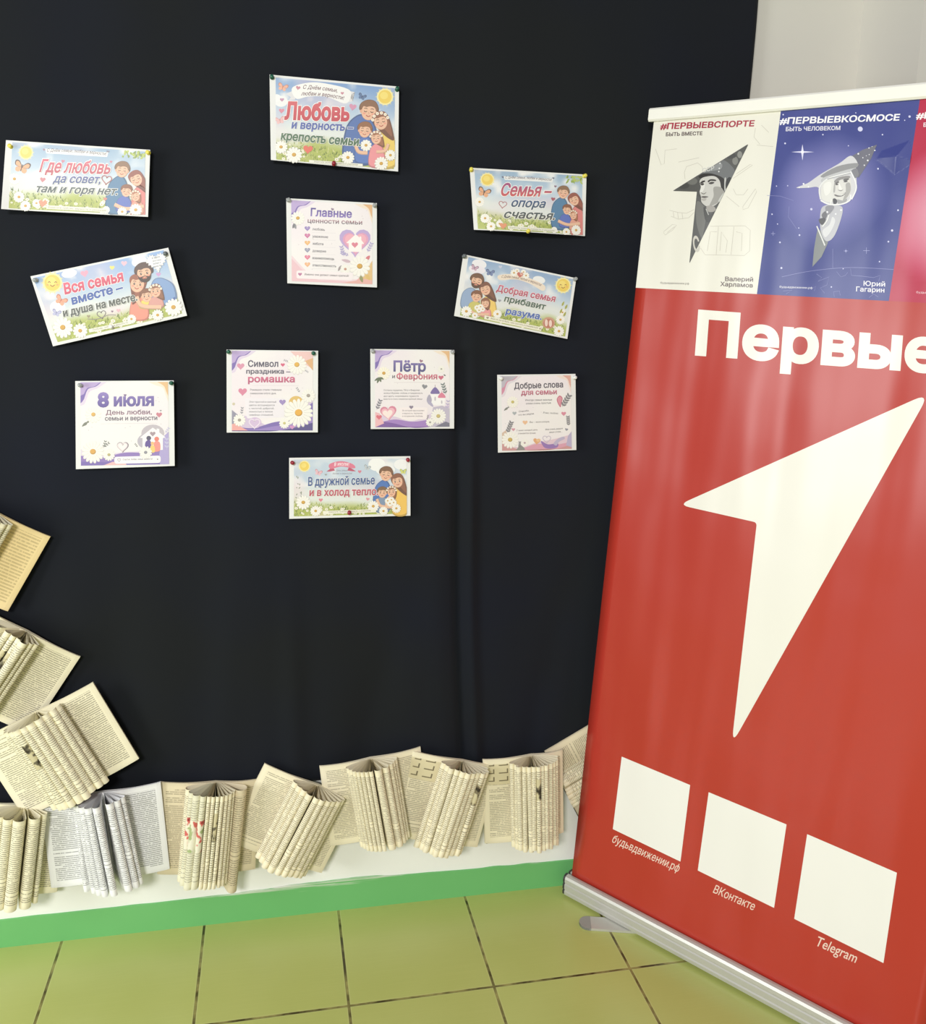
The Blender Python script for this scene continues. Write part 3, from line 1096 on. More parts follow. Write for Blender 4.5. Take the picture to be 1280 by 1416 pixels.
def square(quad, draw, label, cor, tr=ORA, tl=LIL, tl2=PUR, seed=1, curl=None):
    p = Poster(quad, draw, label, curl)
    A = p.art
    sk = bil(*cor)
    A.cb = None
    V, F, cs = [], [], []
    for j in range(13):
        for i in range(13):
            u, v = i / 12, j / 12
            V.append(sk(u, v)); cs.append(L3(lerp3((244, 241, 238), (240, 230, 236), vnoise(u * 3, v * 3, seed))))
            if i and j:
                a = (j - 1) * 13 + i - 1
                F.append((a, a + 1, a + 14, a + 13))
    A.raw(V, F, cs)
    S = lambda pts: [sk(*q) for q in pts]
    wav = lambda a, b, c, d: catmull([a, b, c, d], 7, False)
    A.poly(S([(0, 0), (.30, 0)] + wav((.30, 0), (.20, .07), (.11, .11), (.07, .2)) + wav((.07, .2), (.05, .25), (.03, .27), (0, .28))), lerp3(tl, (250, 240, 244), .62))
    A.poly(S([(0, 0), (.24, 0)] + wav((.24, 0), (.18, .05), (.09, .08), (.05, .17)) + wav((.05, .17), (.04, .2), (.02, .23), (0, .25))), tl2)
    A.poly(S([(0, 0), (.23, 0)] + wav((.23, 0), (.16, .05), (.08, .07), (.04, .14)) + [(0, .16)]), tl)
    A.poly(S([(1, 0), (.78, 0)] + wav((.78, 0), (.86, .04), (.94, .07), (.97, .15)) + [(1, .24)]), lerp3(tr, (250, 246, 240), .7))
    A.poly(S([(1, 0), (.88, 0)] + wav((.88, 0), (.93, .03), (.96, .06), (.98, .12)) + [(1, .17)]), tr)
    for k in range(12):
        rr = random.Random(seed * 17 + k)
        x, y = sk(rr.uniform(.05, .95), rr.uniform(.03, .9))
        A.ell(x, y, 5, 5, (206, 196, 200), n=6)
    return p, A, sk, S


def wave_bottom(A, S, cols, hs, seed=0):
    for k, (c, h) in enumerate(zip(cols, hs)):
        top = catmull([(0, 1 - h[0]), (.25, 1 - h[1]), (.5, 1 - h[2]), (.75, 1 - h[3]), (1, 1 - h[4])], 8, False)
        A.poly(S(top + [(1, 1), (0, 1)]), c)


# main values
p, A, sk, S = square([(1.009, 1.7688), (1.2086, 1.768), (1.2106, 1.5819), (1.0104, 1.585)], [(92, 80), (1197, 140), (1197, 1170), (105, 1118)],
                     'square lilac poster listing six small hearts, directly below the topmost poster',
                     [(152, 105), (1140, 160), (1140, 1132), (158, 1092)], seed=3)
wave_bottom(A, S, [(240, 214, 220), (236, 196, 204)], [(.32, .08, .05, .05, .1), (.28, .05, .03, .03, .08)])
A.poly(S([(.62, 1), (.8, .96), (.93, .82), (1, .7), (1, 1)]), (232, 178, 170)); A.poly(S([(.86, .93), (.95, .78), (1, .7), (1, .95)]), (226, 190, 130))
A.heart(928, 605, 205, LIL); A.heart(935, 620, 168, (226, 160, 190)); A.heart(935, 615, 140, (240, 176, 190))
A.poly([(820, 625), (935, 520), (985, 560), (985, 545), (1005, 550), (1005, 590), (1040, 635), (1010, 640), (1010, 738), (850, 732), (850, 630)], (250, 244, 240))
A.heart(925, 648, 42, (222, 130, 150))
for x, y, dx, dy in ((790, 790, -30, -120), (850, 780, -90, -40), (1080, 740, 50, -110)):
    A.sprig(x, y, dx, dy, (180, 170, 210), 4)
A.leaf(1060, 840, 50, -60, 22, (214, 120, 130)); A.leaf(880, 860, -120, -30, 20, (206, 180, 190)); A.leaf(990, 1020, 30, 90, 22, (150, 150, 100)); A.leaf(1060, 1010, 50, 70, 24, (222, 186, 110)); A.leaf(760, 900, -40, 70, 16, (160, 150, 150))
A.daisy(985, 910, 128); A.daisy(808, 945, 62, mid=(200, 150, 130)); A.daisy(232, 322, 84); A.leaf(180, 385, 30, 70, 20, (150, 150, 156)); A.leaf(190, 390, -20, 60, 14, (120, 120, 126))
A.poly(round_poly([(215, 960), (905, 990), (900, 1085), (215, 1060)], 28), (246, 236, 238)); A.heart(258, 1008, 25, (190, 120, 160))
A.text('Именно они делают семью крепкой!', 312, 1020, 850, 1040, 25, (92, 84, 92), .012, part='letters')
for i_, (s_, w, c) in enumerate((('любовь', 150, (150, 128, 190)), ('уважение', 190, (206, 110, 160)), ('забота', 132, (238, 180, 110)), ('доверие', 165, (150, 150, 176)), ('взаимопомощь', 265, (226, 120, 150)), ('ответственность', 288, (240, 180, 130)))):
    y = 448 + i_ * 88
    A.heart(347, y, 36, c); A.heart(347, y - 3, 18, lerp3(c, (255, 255, 255), .25))
    A.text(s_, 408, y + 22, 408 + w, y + 25 + w * .035, 30, (70, 66, 78), .012, part='letters')
    A.line([(405, y + 50), (690, y + 58)], 3, (222, 216, 220))
A.heart(652, 215, 20, (150, 130, 150), .3)
A.text('Главные', 385, 296, 888, 318, 96, ((92, 78, 150), (140, 120, 190)), .03, part='letters')
A.text('ценности семьи', 350, 378, 1015, 402, 54, ((200, 130, 140), (96, 90, 104)), .018, part='letters')
p.finish()

# daisy symbol
p, A, sk, S = square([(0.8767, 1.4354), (1.0784, 1.4361), (1.0776, 1.2491), (0.8742, 1.2491)], [(72, 78), (1230, 92), (1225, 1122), (75, 1125)],
                     'square lilac poster with the largest daisies, left of the two middle squares',
                     [(138, 92), (1165, 102), (1160, 1098), (140, 1098)], tr=(238, 190, 176), seed=5)
A.poly(S([(.72, 0), (1, 0), (1, .22), (.9, .16), (.8, .08)]), (240, 200, 196)); A.poly(S([(.9, .12), (1, .08), (1, .24)]), ORA)
wave_bottom(A, S, [(214, 196, 222), PUR, (156, 132, 198), (90, 80, 140)], [(.22, .16, .05, .2, .4), (.06, .03, .10, .16, .36), (.03, .01, .05, .1, .2), (-.01, -.01, -.01, .03, .1)])
A.poly(S([(0, 1), (0, .9), (.06, .92), (.14, .97), (.2, 1)]), (238, 170, 166)); A.poly(S([(0, .74), (.07, .8), (.09, .9), (0, .92)]), (150, 148, 168))
A.ell(950, 745, 92, 85, (226, 190, 110)); A.poly(round_poly([(300, 690), (800, 690), (800, 930), (330, 945)], 20), (240, 234, 240))
for x, y, dx, dy in ((260, 900, 10, -90), (1000, 620, -40, -60), (1060, 330, 40, 30), (860, 230, -60, -20)):
    A.sprig(x, y, dx, dy, (150, 150, 158), 3)
A.ell(430, 1000, 82, 70, (214, 190, 222)); A.heartline(425, 1005, 72, 12, (238, 226, 238))
A.daisy(982, 872, 178, n=18, mid=(236, 178, 70)); A.daisy(960, 265, 122, n=15, mid=(230, 180, 80)); A.daisy(1105, 655, 88, mid=(170, 160, 150)); A.daisy(802, 1005, 66, mid=(210, 200, 130)); A.daisy(235, 965, 78, mid=(170, 160, 150))
A.heart(250, 285, 50, (220, 150, 176)); A.heart(782, 268, 28, (216, 96, 130)); A.heart(275, 605, 58, (220, 134, 162)); A.heart(778, 738, 44, (160, 140, 196)); A.heart(900, 1055, 32, (214, 150, 200)); A.ell(162, 762, 18, 18, (210, 200, 170), n=10)
A.text('Символ', 342, 292, 725, 292, 78, (84, 80, 100), .025, part='letters')
A.text('праздника –', 320, 378, 878, 378, 58, (96, 92, 108), .025, part='letters')
A.text('ромашка', 342, 486, 935, 486, 84, ((222, 120, 150), (186, 90, 124)), .035, part='letters')
A.line([(395, 530), (985, 530)], 4, (222, 212, 216))
for i_, (s_, w) in enumerate((('Ромашка стала главным', 395), ('символом этого дня.', 330))):
    A.text(s_, 370, 594 + i_ * 45, 370 + w, 594 + i_ * 45, 24, (92, 88, 98), .008, part='letters')
for i_, (s_, w) in enumerate((('Этот простой и светлый', 340), ('цветок ассоциируется', 320), ('с чистотой, добротой,', 315), ('нежностью и теплом', 295), ('семейных отношений.', 305))):
    A.text(s_, 358, 746 + i_ * 41, 358 + w, 746 + i_ * 41, 22, (92, 88, 98), .006, part='letters')
p.finish()

# saints
p, A, sk, S = square([(1.1971, 1.4422), (1.394, 1.4433), (1.3979, 1.2575), (1.1997, 1.2567)], [(65, 75), (1207, 88), (1203, 1157), (70, 1163)],
                     'square lilac poster with a small white domed church, right of the two middle squares',
                     [(128, 92), (1142, 102), (1140, 1132), (130, 1138)], seed=6, tr=(230, 186, 136))
wave_bottom(A, S, [(222, 206, 226), (166, 130, 196), (128, 92, 164)], [(.16, .14, .08, .18, .3), (.04, .1, .07, .1, .14), (.09, .05, -.01, .0, .02)])
A.poly(S([(0, 1), (0, .8), (.06, .82), (.12, .95)]), (238, 186, 192)); A.poly(S([(.72, 1), (.78, .74), (.9, .72), (1, .76), (1, 1)]), (196, 188, 206)); A.poly(S([(.8, 1), (.95, .93), (1, .95), (1, 1)]), (120, 118, 136))
A.heart(310, 935, 118, (218, 136, 160), -.1); A.heart(308, 945, 98, (240, 184, 196), -.1); A.heart(300, 955, 72, (250, 232, 226), -.1); A.heart(182, 1000, 40, (222, 110, 126))
# church
A.poly([(888, 680), (1000, 680), (1000, 735), (1080, 735), (1075, 840), (890, 835)], (248, 246, 246))
A.blob([(885, 680), (895, 640), (945, 592), (995, 640), (1005, 680), (945, 684)], (124, 108, 166)); A.blob([(985, 735), (995, 700), (1035, 665), (1075, 700), (1085, 735), (1035, 738)], (222, 130, 156))
A.line([(945, 595), (945, 560)], 6, (150, 130, 150)); A.line([(1035, 668), (1035, 640)], 5, (200, 130, 150)); A.ell(945, 750, 11, 30, (196, 190, 200)); A.ell(1035, 795, 10, 24, (196, 190, 200))
A.leaf(865, 830, 0, -140, 36, (176, 170, 190)); A.leaf(920, 860, -80, -90, 20, (180, 174, 200)); A.sprig(1090, 690, -40, -140, (120, 130, 130), 4); A.sprig(150, 900, 50, -130, (130, 130, 140), 4); A.sprig(1100, 900, 20, -120, (190, 180, 210), 3); A.sprig(830, 1040, 20, -60, (120, 120, 110), 3)
A.poly(round_poly([(462, 868), (845, 868), (830, 1030), (480, 1030)], 24), (248, 238, 238)); A.heart(620, 865, 30, (140, 128, 150)); A.heart(802, 585, 40, (140, 140, 146), .2)
A.daisy(988, 985, 104, n=16, mid=(206, 186, 120)); A.daisy(875, 1070, 56, n=11, mid=(170, 170, 160)); A.daisy(248, 402, 88, col=(250, 244, 226)); A.daisy(1030, 345, 48, mid=(180, 180, 160))
for a_ in (0, .7, 1.5, 2.4):
    A.leaf(190, 460, 70 * math.cos(a_ + .6), 70 * math.sin(a_ + .2) + 10, 15, (104, 116, 92))
A.heart(1025, 462, 38, (206, 110, 134)); A.heart(755, 238, 26, (160, 120, 140), .3); A.leaf(1060, 420, 30, 20, 10, (120, 120, 116))
A.text('Пётр', 378, 375, 820, 378, 140, ((132, 116, 176), (84, 82, 132)), .035, part='letters')
A.text('и', 362, 470, 400, 470, 52, (92, 88, 100), .02, part='letters')
A.text('Феврония', 420, 484, 975, 484, 82, ((222, 120, 140), (178, 84, 108)), .025, part='letters')
A.line([(385, 528), (1030, 528)], 4, (214, 200, 206))
for i_, (s_, w) in enumerate((('Согласно преданию, Пётр и Феврония', 490), ('жили в Муроме, любовь и преданность', 530), ('друг другу, сохранившись трудности', 475), ('вместе и стали символом крепкой семьи', 525))):
    A.text(s_, 245, 643 + i_ * 40, 245 + w, 643 + i_ * 40, 21, (96, 92, 100), .006, part='letters')
for i_, (s_, w) in enumerate((('Их история вдохновляет', 300), ('и верность, терпение', 275), ('и искренняя любовь', 280))):
    A.text(s_, 498, 920 + i_ * 38, 498 + w, 920 + i_ * 38, 21, (110, 100, 110), .004, part='letters')
p.finish()

# date poster
p, A, sk, S = square([(0.5578, 1.3624), (0.7623, 1.3656), (0.7598, 1.1738), (0.5517, 1.1685)], [(72, 98), (1197, 92), (1208, 1065), (82, 1103)],
                     'square lilac poster with a big purple date and a family in a house',
                     [(132, 112), (1132, 108), (1146, 1045), (140, 1062)], seed=7, tr=(232, 190, 140))
wave_bottom(A, S, [(226, 214, 230), (148, 124, 190), PUR], [(.2, .14, .16, .18, .3), (.12, .1, .15, .15, .2), (.05, .04, .04, .02, .03)])
A.poly(S([(.26, 1), (.36, .96), (.5, .96), (.52, 1)]), (238, 190, 190))
A.poly(S([(.88, .95), (.92, .68), (1, .6), (1, 1), (.9, 1)]), (178, 166, 214))
A.ell(960, 690, 130, 100, (196, 188, 196)); A.ell(900, 780, 115, 90, (190, 184, 196))
A.poly([(815, 740), (960, 625), (1005, 655), (1005, 635), (1035, 640), (1035, 680), (1105, 735), (1075, 745), (1075, 880), (845, 880), (845, 745)], (250, 247, 245))
A.heart(960, 695, 34, (170, 150, 160))
A.ell(915, 745, 27, 27, (88, 84, 110)); A.blob([(875, 850), (878, 790), (915, 765), (940, 790), (940, 860), (905, 870)], (104, 86, 156))
A.ell(1005, 755, 27, 27, (232, 130, 116)); A.blob([(975, 890), (975, 800), (1005, 778), (1042, 800), (1045, 880), (1010, 900)], (238, 150, 140))
A.ell(957, 805, 20, 20, (240, 190, 130)); A.blob([(932, 895), (935, 840), (958, 825), (982, 845), (985, 900), (958, 912)], (244, 206, 120))
for x, y, dx, dy in ((400, 860, 20, -80), (400, 850, 60, -50), (790, 850, -30, -40), (1100, 690, 40, -60), (1120, 880, 0, -130)):
    A.sprig(x, y, dx, dy, (128, 132, 128) if x < 1000 else (200, 196, 226), 3)
A.heartline(620, 842, 66, 12, (150, 140, 150)); A.heartline(615, 842, 58, 10, (236, 222, 226))
A.poly(round_poly([(520, 960), (1050, 945), (1050, 1030), (525, 1040)], 34), (248, 244, 246)); A.heartline(578, 995, 20, 5, (170, 160, 170)); A.text('Счастья, любви, семьи, верности!', 620, 1000, 958, 992, 20, (110, 104, 120), .006, part='letters'); A.heart(1015, 988, 9, (110, 100, 120))
A.daisy(278, 900, 128, n=16, mid=(222, 170, 90)); A.daisy(462, 935, 68, mid=(190, 180, 130)); A.daisy(880, 908, 72, mid=(150, 150, 160)); A.daisy(282, 475, 92, mid=(226, 180, 100))
for a_ in (0, .9, 1.8):
    A.leaf(210, 560, 60 * math.cos(a_ + 1.2), 55 * math.sin(a_), 14, (128, 132, 120))
A.heart(1032, 478, 36, (206, 130, 146)); A.heart(1050, 432, 12, (150, 150, 150)); A.heart(645, 258, 18, (130, 110, 150))
A.text('8', 328, 385, 462, 385, 160, ((150, 132, 196), (104, 90, 160)), .05, part='letters')
A.text('июля', 515, 378, 975, 372, 132, ((140, 124, 188), (108, 96, 160)), .045, part='letters')
A.text('День любви,', 425, 478, 950, 472, 52, ((120, 100, 120), (150, 110, 130)), .022, part='letters')
A.text('семьи и верности', 415, 545, 1012, 538, 50, (104, 96, 112), .022, part='letters')
A.line([(365, 582), (1010, 575)], 4, (222, 214, 218))
p.finish()

# kind words
p, A, sk, S = square([(1.4997, 1.3862), (1.6951, 1.3906), (1.7057, 1.2039), (1.5074, 1.1988)], [(72, 85), (1180, 72), (1187, 1148), (80, 1185)],
                     'square rose poster with many short phrases and hearts, lowest beside the red banner',
                     [(132, 105), (1112, 92), (1122, 1130), (138, 1158)], seed=8, tr=(226, 170, 156), tl=(190, 184, 196), tl2=(212, 140, 166))
wave_bottom(A, S, [(226, 200, 212), (220, 160, 180), (206, 150, 150)], [(.12, .04, .1, .14, .2), (.06, .02, .08, .06, .1), (.1, .01, -.01, .0, .06)])
A.poly(S([(0, .76), (.06, .72), (.08, .85), (0, .9)]), (216, 190, 170)); A.poly(S([(.2, 1), (.26, .92), (.32, .97), (.33, 1)]), (140, 140, 136))
A.poly(S([(.92, .95), (.95, .82), (1, .76), (1, .98)]), (186, 176, 206)); A.blob(S([(.56, .88), (.66, .93), (.8, .92), (.78, .98), (.62, .98)]), (150, 116, 180))
A.blob(S([(.74, .92), (.8, .86), (.88, .83), (.9, .86), (.82, .9), (.78, .95)]), (190, 180, 206)); A.heart(630, 1020, 55, (226, 170, 120), .1); A.heart(648, 1010, 30, (236, 196, 150)); A.heartline(770, 990, 60, 10, (200, 190, 206))
A.daisy(252, 1000, 120, n=15, mid=(206, 176, 90)); A.daisy(458, 1045, 56, mid=(190, 160, 170)); A.daisy(290, 465, 82, mid=(206, 190, 110), col=(248, 244, 232))
for (x, y, dx, dy) in ((210, 900, 60, -150), (990, 530, 100, -160), (1080, 800, -10, -130), (380, 1110, 10, -80)):
    A.sprig(x, y, dx, dy, (130, 128, 132), 5)
for a_ in (0, .9, 1.8):
    A.leaf(220, 540, 55 * math.cos(a_ + 1.2), 50 * math.sin(a_), 13, (130, 132, 124))
A.blob([(915, 420), (955, 375), (995, 410), (980, 480), (965, 540), (925, 480)], (200, 110, 130)); A.blob([(925, 420), (955, 390), (985, 415), (972, 470), (962, 520), (935, 475)], (222, 150, 166))
A.heart(315, 625, 32, (170, 176, 180)); A.heart(1010, 630, 36, (220, 140, 160)); A.heart(465, 755, 38, (236, 190, 150)); A.heart(298, 855, 26, (216, 150, 166)); A.heart(1050, 855, 24, (150, 150, 160), .2)
for (s_, x, y, w, dy, h, c) in (('Иногда самые важные', 468, 452, 380, -6, 26, (84, 80, 88)), ('слова очень простые', 478, 500, 355, -10, 26, (84, 80, 88)), ('Спасибо,', 378, 612, 145, -14, 24, (90, 86, 92)), ('что вы рядом.', 370, 660, 225, -20, 24, (90, 86, 92)), ('Я вас люблю.', 718, 628, 220, 10, 24, (100, 96, 100)), ('Вы – моя опора.', 528, 762, 285, -8, 24, (120, 112, 112)), ('С вами каждый день', 342, 880, 300, -12, 22, (120, 108, 116)), ('становится лучше.', 362, 922, 255, -8, 22, (130, 116, 124)), ('Мне очень дороги', 752, 866, 245, -16, 23, (84, 80, 88)), ('ваши слова.', 808, 905, 165, -10, 23, (90, 84, 92))):
    A.text(s_, x, y, x + w, y + dy, h, c, .01, .1, part='letters')
A.text('Добрые слова', 312, 280, 1005, 258, 82, (84, 78, 90), .025, part='letters')
A.text('для семьи', 410, 368, 915, 355, 72, ((214, 130, 150), (172, 84, 110)), .03, part='letters')
p.finish()

# ------------------------------------------------------------------ push pins
def pin_mesh(nm):
    prof = [(0.0, -0.001), (0.0042, -0.001), (0.0046, 0.0002), (0.0046, 0.0012), (0.0028, 0.0022), (0.0022, 0.0042), (0.0026, 0.0062), (0.0040, 0.0074), (0.0043, 0.0086), (0.0036, 0.0096), (0.0, 0.0098)]
    vs, fs, n = [], [], 16
    for r_, h in prof:
        for k in range(n):
            a = 2 * PI * k / n
            vs.append((r_ * math.cos(a), -h, r_ * math.sin(a)))
    for j in range(len(prof) - 1):
        for k in range(n):
            a = j * n + k; b = j * n + (k + 1) % n
            fs.append((a, b, b + n, a + n))
    return vs, fs


M_pin = {'dark green': plain('green_plastic', (20, 84, 62), .3), 'yellow': plain('yellow_plastic', (222, 208, 84), .3), 'red': plain('red_plastic', (140, 24, 44), .3),
         'white': plain('white_plastic', (226, 226, 224), .3), 'grey': plain('grey_plastic', (96, 102, 104), .3)}
t = NT('clear_plastic'); t.b.inputs['Transmission Weight'].default_value = .55
M_pin['clear'] = t.done(L3((206, 210, 210)), .12, .5)
PINS = [
    ('yellow', .4546, 1.843, 'at the upper left corner of the wide sun poster at far left'), ('yellow', .7237, 1.8472, 'at the upper right corner of the wide sun poster at far left'),
    ('dark green', .9804, 2.0176, 'at the upper left corner of the topmost poster'), ('dark green', 1.2501, 2.0121, 'at the upper right corner of the topmost poster'), ('red', 1.1121, 1.8455, 'at the bottom edge of the topmost poster'),
    ('yellow', 1.4226, 1.8507, 'at the upper left corner of the wide sun poster near the banner'), ('yellow', 1.6925, 1.8525, 'at the upper right corner of the wide sun poster near the banner'), ('yellow', 1.5569, 1.7193, 'at the bottom edge of the wide sun poster near the banner'),
    ('clear', 1.0129, 1.7648, 'at the upper left corner of the poster listing six hearts'), ('clear', 1.203, 1.7623, 'at the upper right corner of the poster listing six hearts'),
    ('clear', .4897, 1.5755, 'at the upper left corner of the poster tilted upwards'), ('grey', .7527, 1.64, 'at the upper right corner of the poster tilted upwards'), ('white', .6374, 1.4796, 'at the lower edge of the poster tilted upwards'),
    ('grey', 1.4105, 1.6583, 'at the upper left corner of the poster tilted downwards'), ('clear', 1.6814, 1.6151, 'at the upper right corner of the poster tilted downwards'),
    ('dark green', .8813, 1.4308, 'at the upper left corner of the poster with the largest daisies'), ('dark green', 1.0682, 1.4306, 'at the upper right corner of the poster with the largest daisies'),
    ('clear', 1.2029, 1.4368, 'at the upper left corner of the church poster'), ('clear', 1.3891, 1.439, 'at the upper right corner of the church poster'),
    ('clear', .5679, 1.3535, 'at the upper left corner of the big date poster'), ('dark green', .7579, 1.36, 'at the upper right corner of the big date poster'),
    ('white', 1.5072, 1.3786, 'at the upper left corner of the poster with many phrases'), ('white', 1.6914, 1.3813, 'at the upper right corner of the poster with many phrases'),
    ('red', 1.0192, 1.1789, 'at the upper left corner of the lowest verse poster'), ('red', 1.288, 1.1836, 'at the upper right corner of the lowest verse poster'), ('red', 1.1511, 1.0596, 'at the bottom edge of the lowest verse poster')]
for col, x, z, where in PINS:
    vs, fs = pin_mesh('pin')
    o = obj('push_pin', vs, fs, M_pin[col], smooth=True)
    dep = PY - 0.0025
    if 'bottom edge' in where:
        dep -= {'topmost': 0.006, 'wide': 0.018, 'lowest': 0.002}[[k for k in ('topmost', 'wide', 'lowest') if k in where][0]]
    o.location = (x, dep, z)
    o.rotation_euler = (random.uniform(-.25, .1), 0, random.uniform(-.2, .2))
    tag(o, '%s push pin %s' % (col, where), 'push pin', 'push pins holding the posters')

# ------------------------------------------------------------------ roll-up banner
BO = Vector((1.74545, -0.05436, 0.0154))
BE = Vector((0.59496, -0.80273, -0.04051)).normalized()
BU = Vector((0.05197, -0.01188, 0.99858)).normalized()
BN = BE.cross(BU).normalized()      # towards the viewer
_h = [0.003985352356700285, 0.00043646122200209875, -3.6874751458237864, 0.0021075320992104624, -0.003626887716181948, 2.8067126777100397, 0.0012037267707159668, -0.00012704323345627398]


def bsheet(x, y):                    # drawing units of the banner artwork -> metres on the sheet
    w = _h[6] * x + _h[7] * y + 1
    return ((_h[0] * x + _h[1] * y + _h[2]) / w, (_h[3] * x + _h[4] * y + _h[5]) / w)


root = empty('roll_up_banner', BO, 'tall red roll-up banner with big white rocket arrow, standing at the right on green tiles', 'banner')
root.matrix_world = Matrix(((BE.x, BU.x, BN.x, BO.x), (BE.y, BU.y, BN.y, BO.y), (BE.z, BU.z, BN.z, BO.z), (0, 0, 0, 1))) @ Matrix.Scale(0.99, 4)
WB, HB = 0.862, 1.988
REDV = (182, 55, 43)


def bs(u, v, e):
    return (u, v, e)


# the sheet: front print red, real thickness
vs, fs = [], []
for j in range(61):
    for i in range(31):
        vs.append((-0.006 + (WB + .006) * i / 30, .036 + (HB - .036) * j / 60, 0.0))
        if i and j:
            a = (j - 1) * 31 + i - 1
            fs.append((a, a + 1, a + 32, a + 31))
sheet = obj('banner_sheet', vs, fs, M_vinyl, root, cols=[L3(REDV)] * len(vs), smooth=True)
m = sheet.modifiers.new('thickness', 'SOLIDIFY'); m.thickness = .0006; m.offset = -1

CREAM = (240, 237, 228)


def emit_b(A, name, parent=root, mapf=None, mat=M_vinyl, label=None, names=None):
    f_ = mapf or (lambda x, y: bsheet(x, y))

    def sf(x, y, e):
        u, v = f_(x, y)
        return (u, v, e)
    r_ = A.emit(sf, mat, parent, names or {'picture': name})
    if label:
        for o in r_.values():
            o['label'] = label
    return r_


def merge(dst, parts):
    bm = bmesh.new()
    for o in [dst] + list(parts.values()):
        bm.from_mesh(o.data)
    bm.to_mesh(dst.data); bm.free()
    for o in parts.values():
        D.objects.remove(o)


# big rocket arrow
A = Art(None)
A.poly(round_poly([(938, 698), (1046, 722.5), (1011, 1030), (1285, 543)], [15, 5, 22, 24]), CREAM)
emit_b(A, 'rocket_emblem', label='white rocket arrow')
A = Art(None); A.big = 999
A.text('Первые', 960.5, 488.5, 1300, 514, 57.5, CREAM, .04)
emit_b(A, 'lettering')
# three blank white squares with captions
for (q, s_, ca, cb_, h) in (([(859.2, 1046.2), (953.8, 1085.5), (940.4, 1191.4), (846.9, 1146.4)], 'будьвдвижении.рф', (845, 1164), (937, 1206), 11.0),
                            ([(979.4, 1095.4), (1087, 1140), (1069.8, 1255.4), (964.3, 1203.7)], 'ВКонтакте', (985, 1234), (1041, 1259), 11.5),
                            ([(1115.5, 1153.4), (1239.6, 1206.8), (1221, 1331.7), (1097.6, 1270.5)], 'Telegram', (1126, 1306.5), (1182, 1331.5), 14.0)):
    A = Art(None); A.poly(q, (243, 241, 236)); emit_b(A, 'white_square')
    A = Art(None); A.big = 999; A.text(s_, ca[0], ca[1], cb_[0], cb_[1], h, (240, 214, 200), .006); emit_b(A, 'caption')


# --- picture panels: metres on the sheet
UV = [(-.006, .2985), (.2985, .573), (.573, WB)]
PB, PT = 1.602, 1.986


def facet(u, v):                     # crumple in the corner of the middle panel
    c = bsheet(1240, 217)
    du, dv = u - c[0], v - c[1]
    r = math.hypot(du, dv)
    if r > .075:
        return 0.0
    ds = []
    for k, a in enumerate((.45, 1.9, 2.7, 4.05, 5.3)):
        ds.append((du * math.cos(a) + dv * math.sin(a)) / (.028, .022, .034, .026, .028)[k])
    return 0.007 * max(0.0, 1 - max(ds)) ** 1.0


def panel(idx, fn, nx, ny, bump=None):
    a, b = UV[idx]
    vs, fs, cs = [], [], []
    for j in range(ny + 1):
        for i in range(nx + 1):
            u = a + (b - a) * i / nx; v = PB + (PT - PB) * j / ny
            vs.append((u, v, .0004 + (bump(u, v) if bump else 0)))
            cs.append(L3(fn(i / nx, j / ny)))
            if i and j:
                k = (j - 1) * (nx + 1) + i - 1
                fs.append((k, k + 1, k + nx + 2, k + nx + 1))
    return obj('picture_panel', vs, fs, M_vinyl, root, cols=cs, smooth=not bump)


pan1 = panel(0, lambda u, v: (233, 230, 219), 6, 8)
pan1['label'] = 'cream panel with a helmeted hockey player inside the arrow'
pan2 = panel(1, lambda u, v: lerp3((62, 70, 140), (150, 146, 200), max(0, 1 - ((u - .45) ** 2 / .20 + (v - .55) ** 2 / .11)) * .75 + .25 * (vnoise(u * 5, v * 6, 2) - .5)), 110, 150, facet)  # lavender glow in the colour: printed nebula plus painted-in glare
pan2['label'] = 'blue starry panel with a helmeted cosmonaut inside the arrow'
pan3 = panel(2, lambda u, v: lerp3((182, 36, 70), (238, 196, 212), max(0, 1 - ((u - .3) ** 2 / .16 + (v - .45) ** 2 / .13)) * .8), 30, 40)  # pale glow stands for glare on the vinyl, put into the colour
pan3['label'] = 'crimson panel with a pale glow'

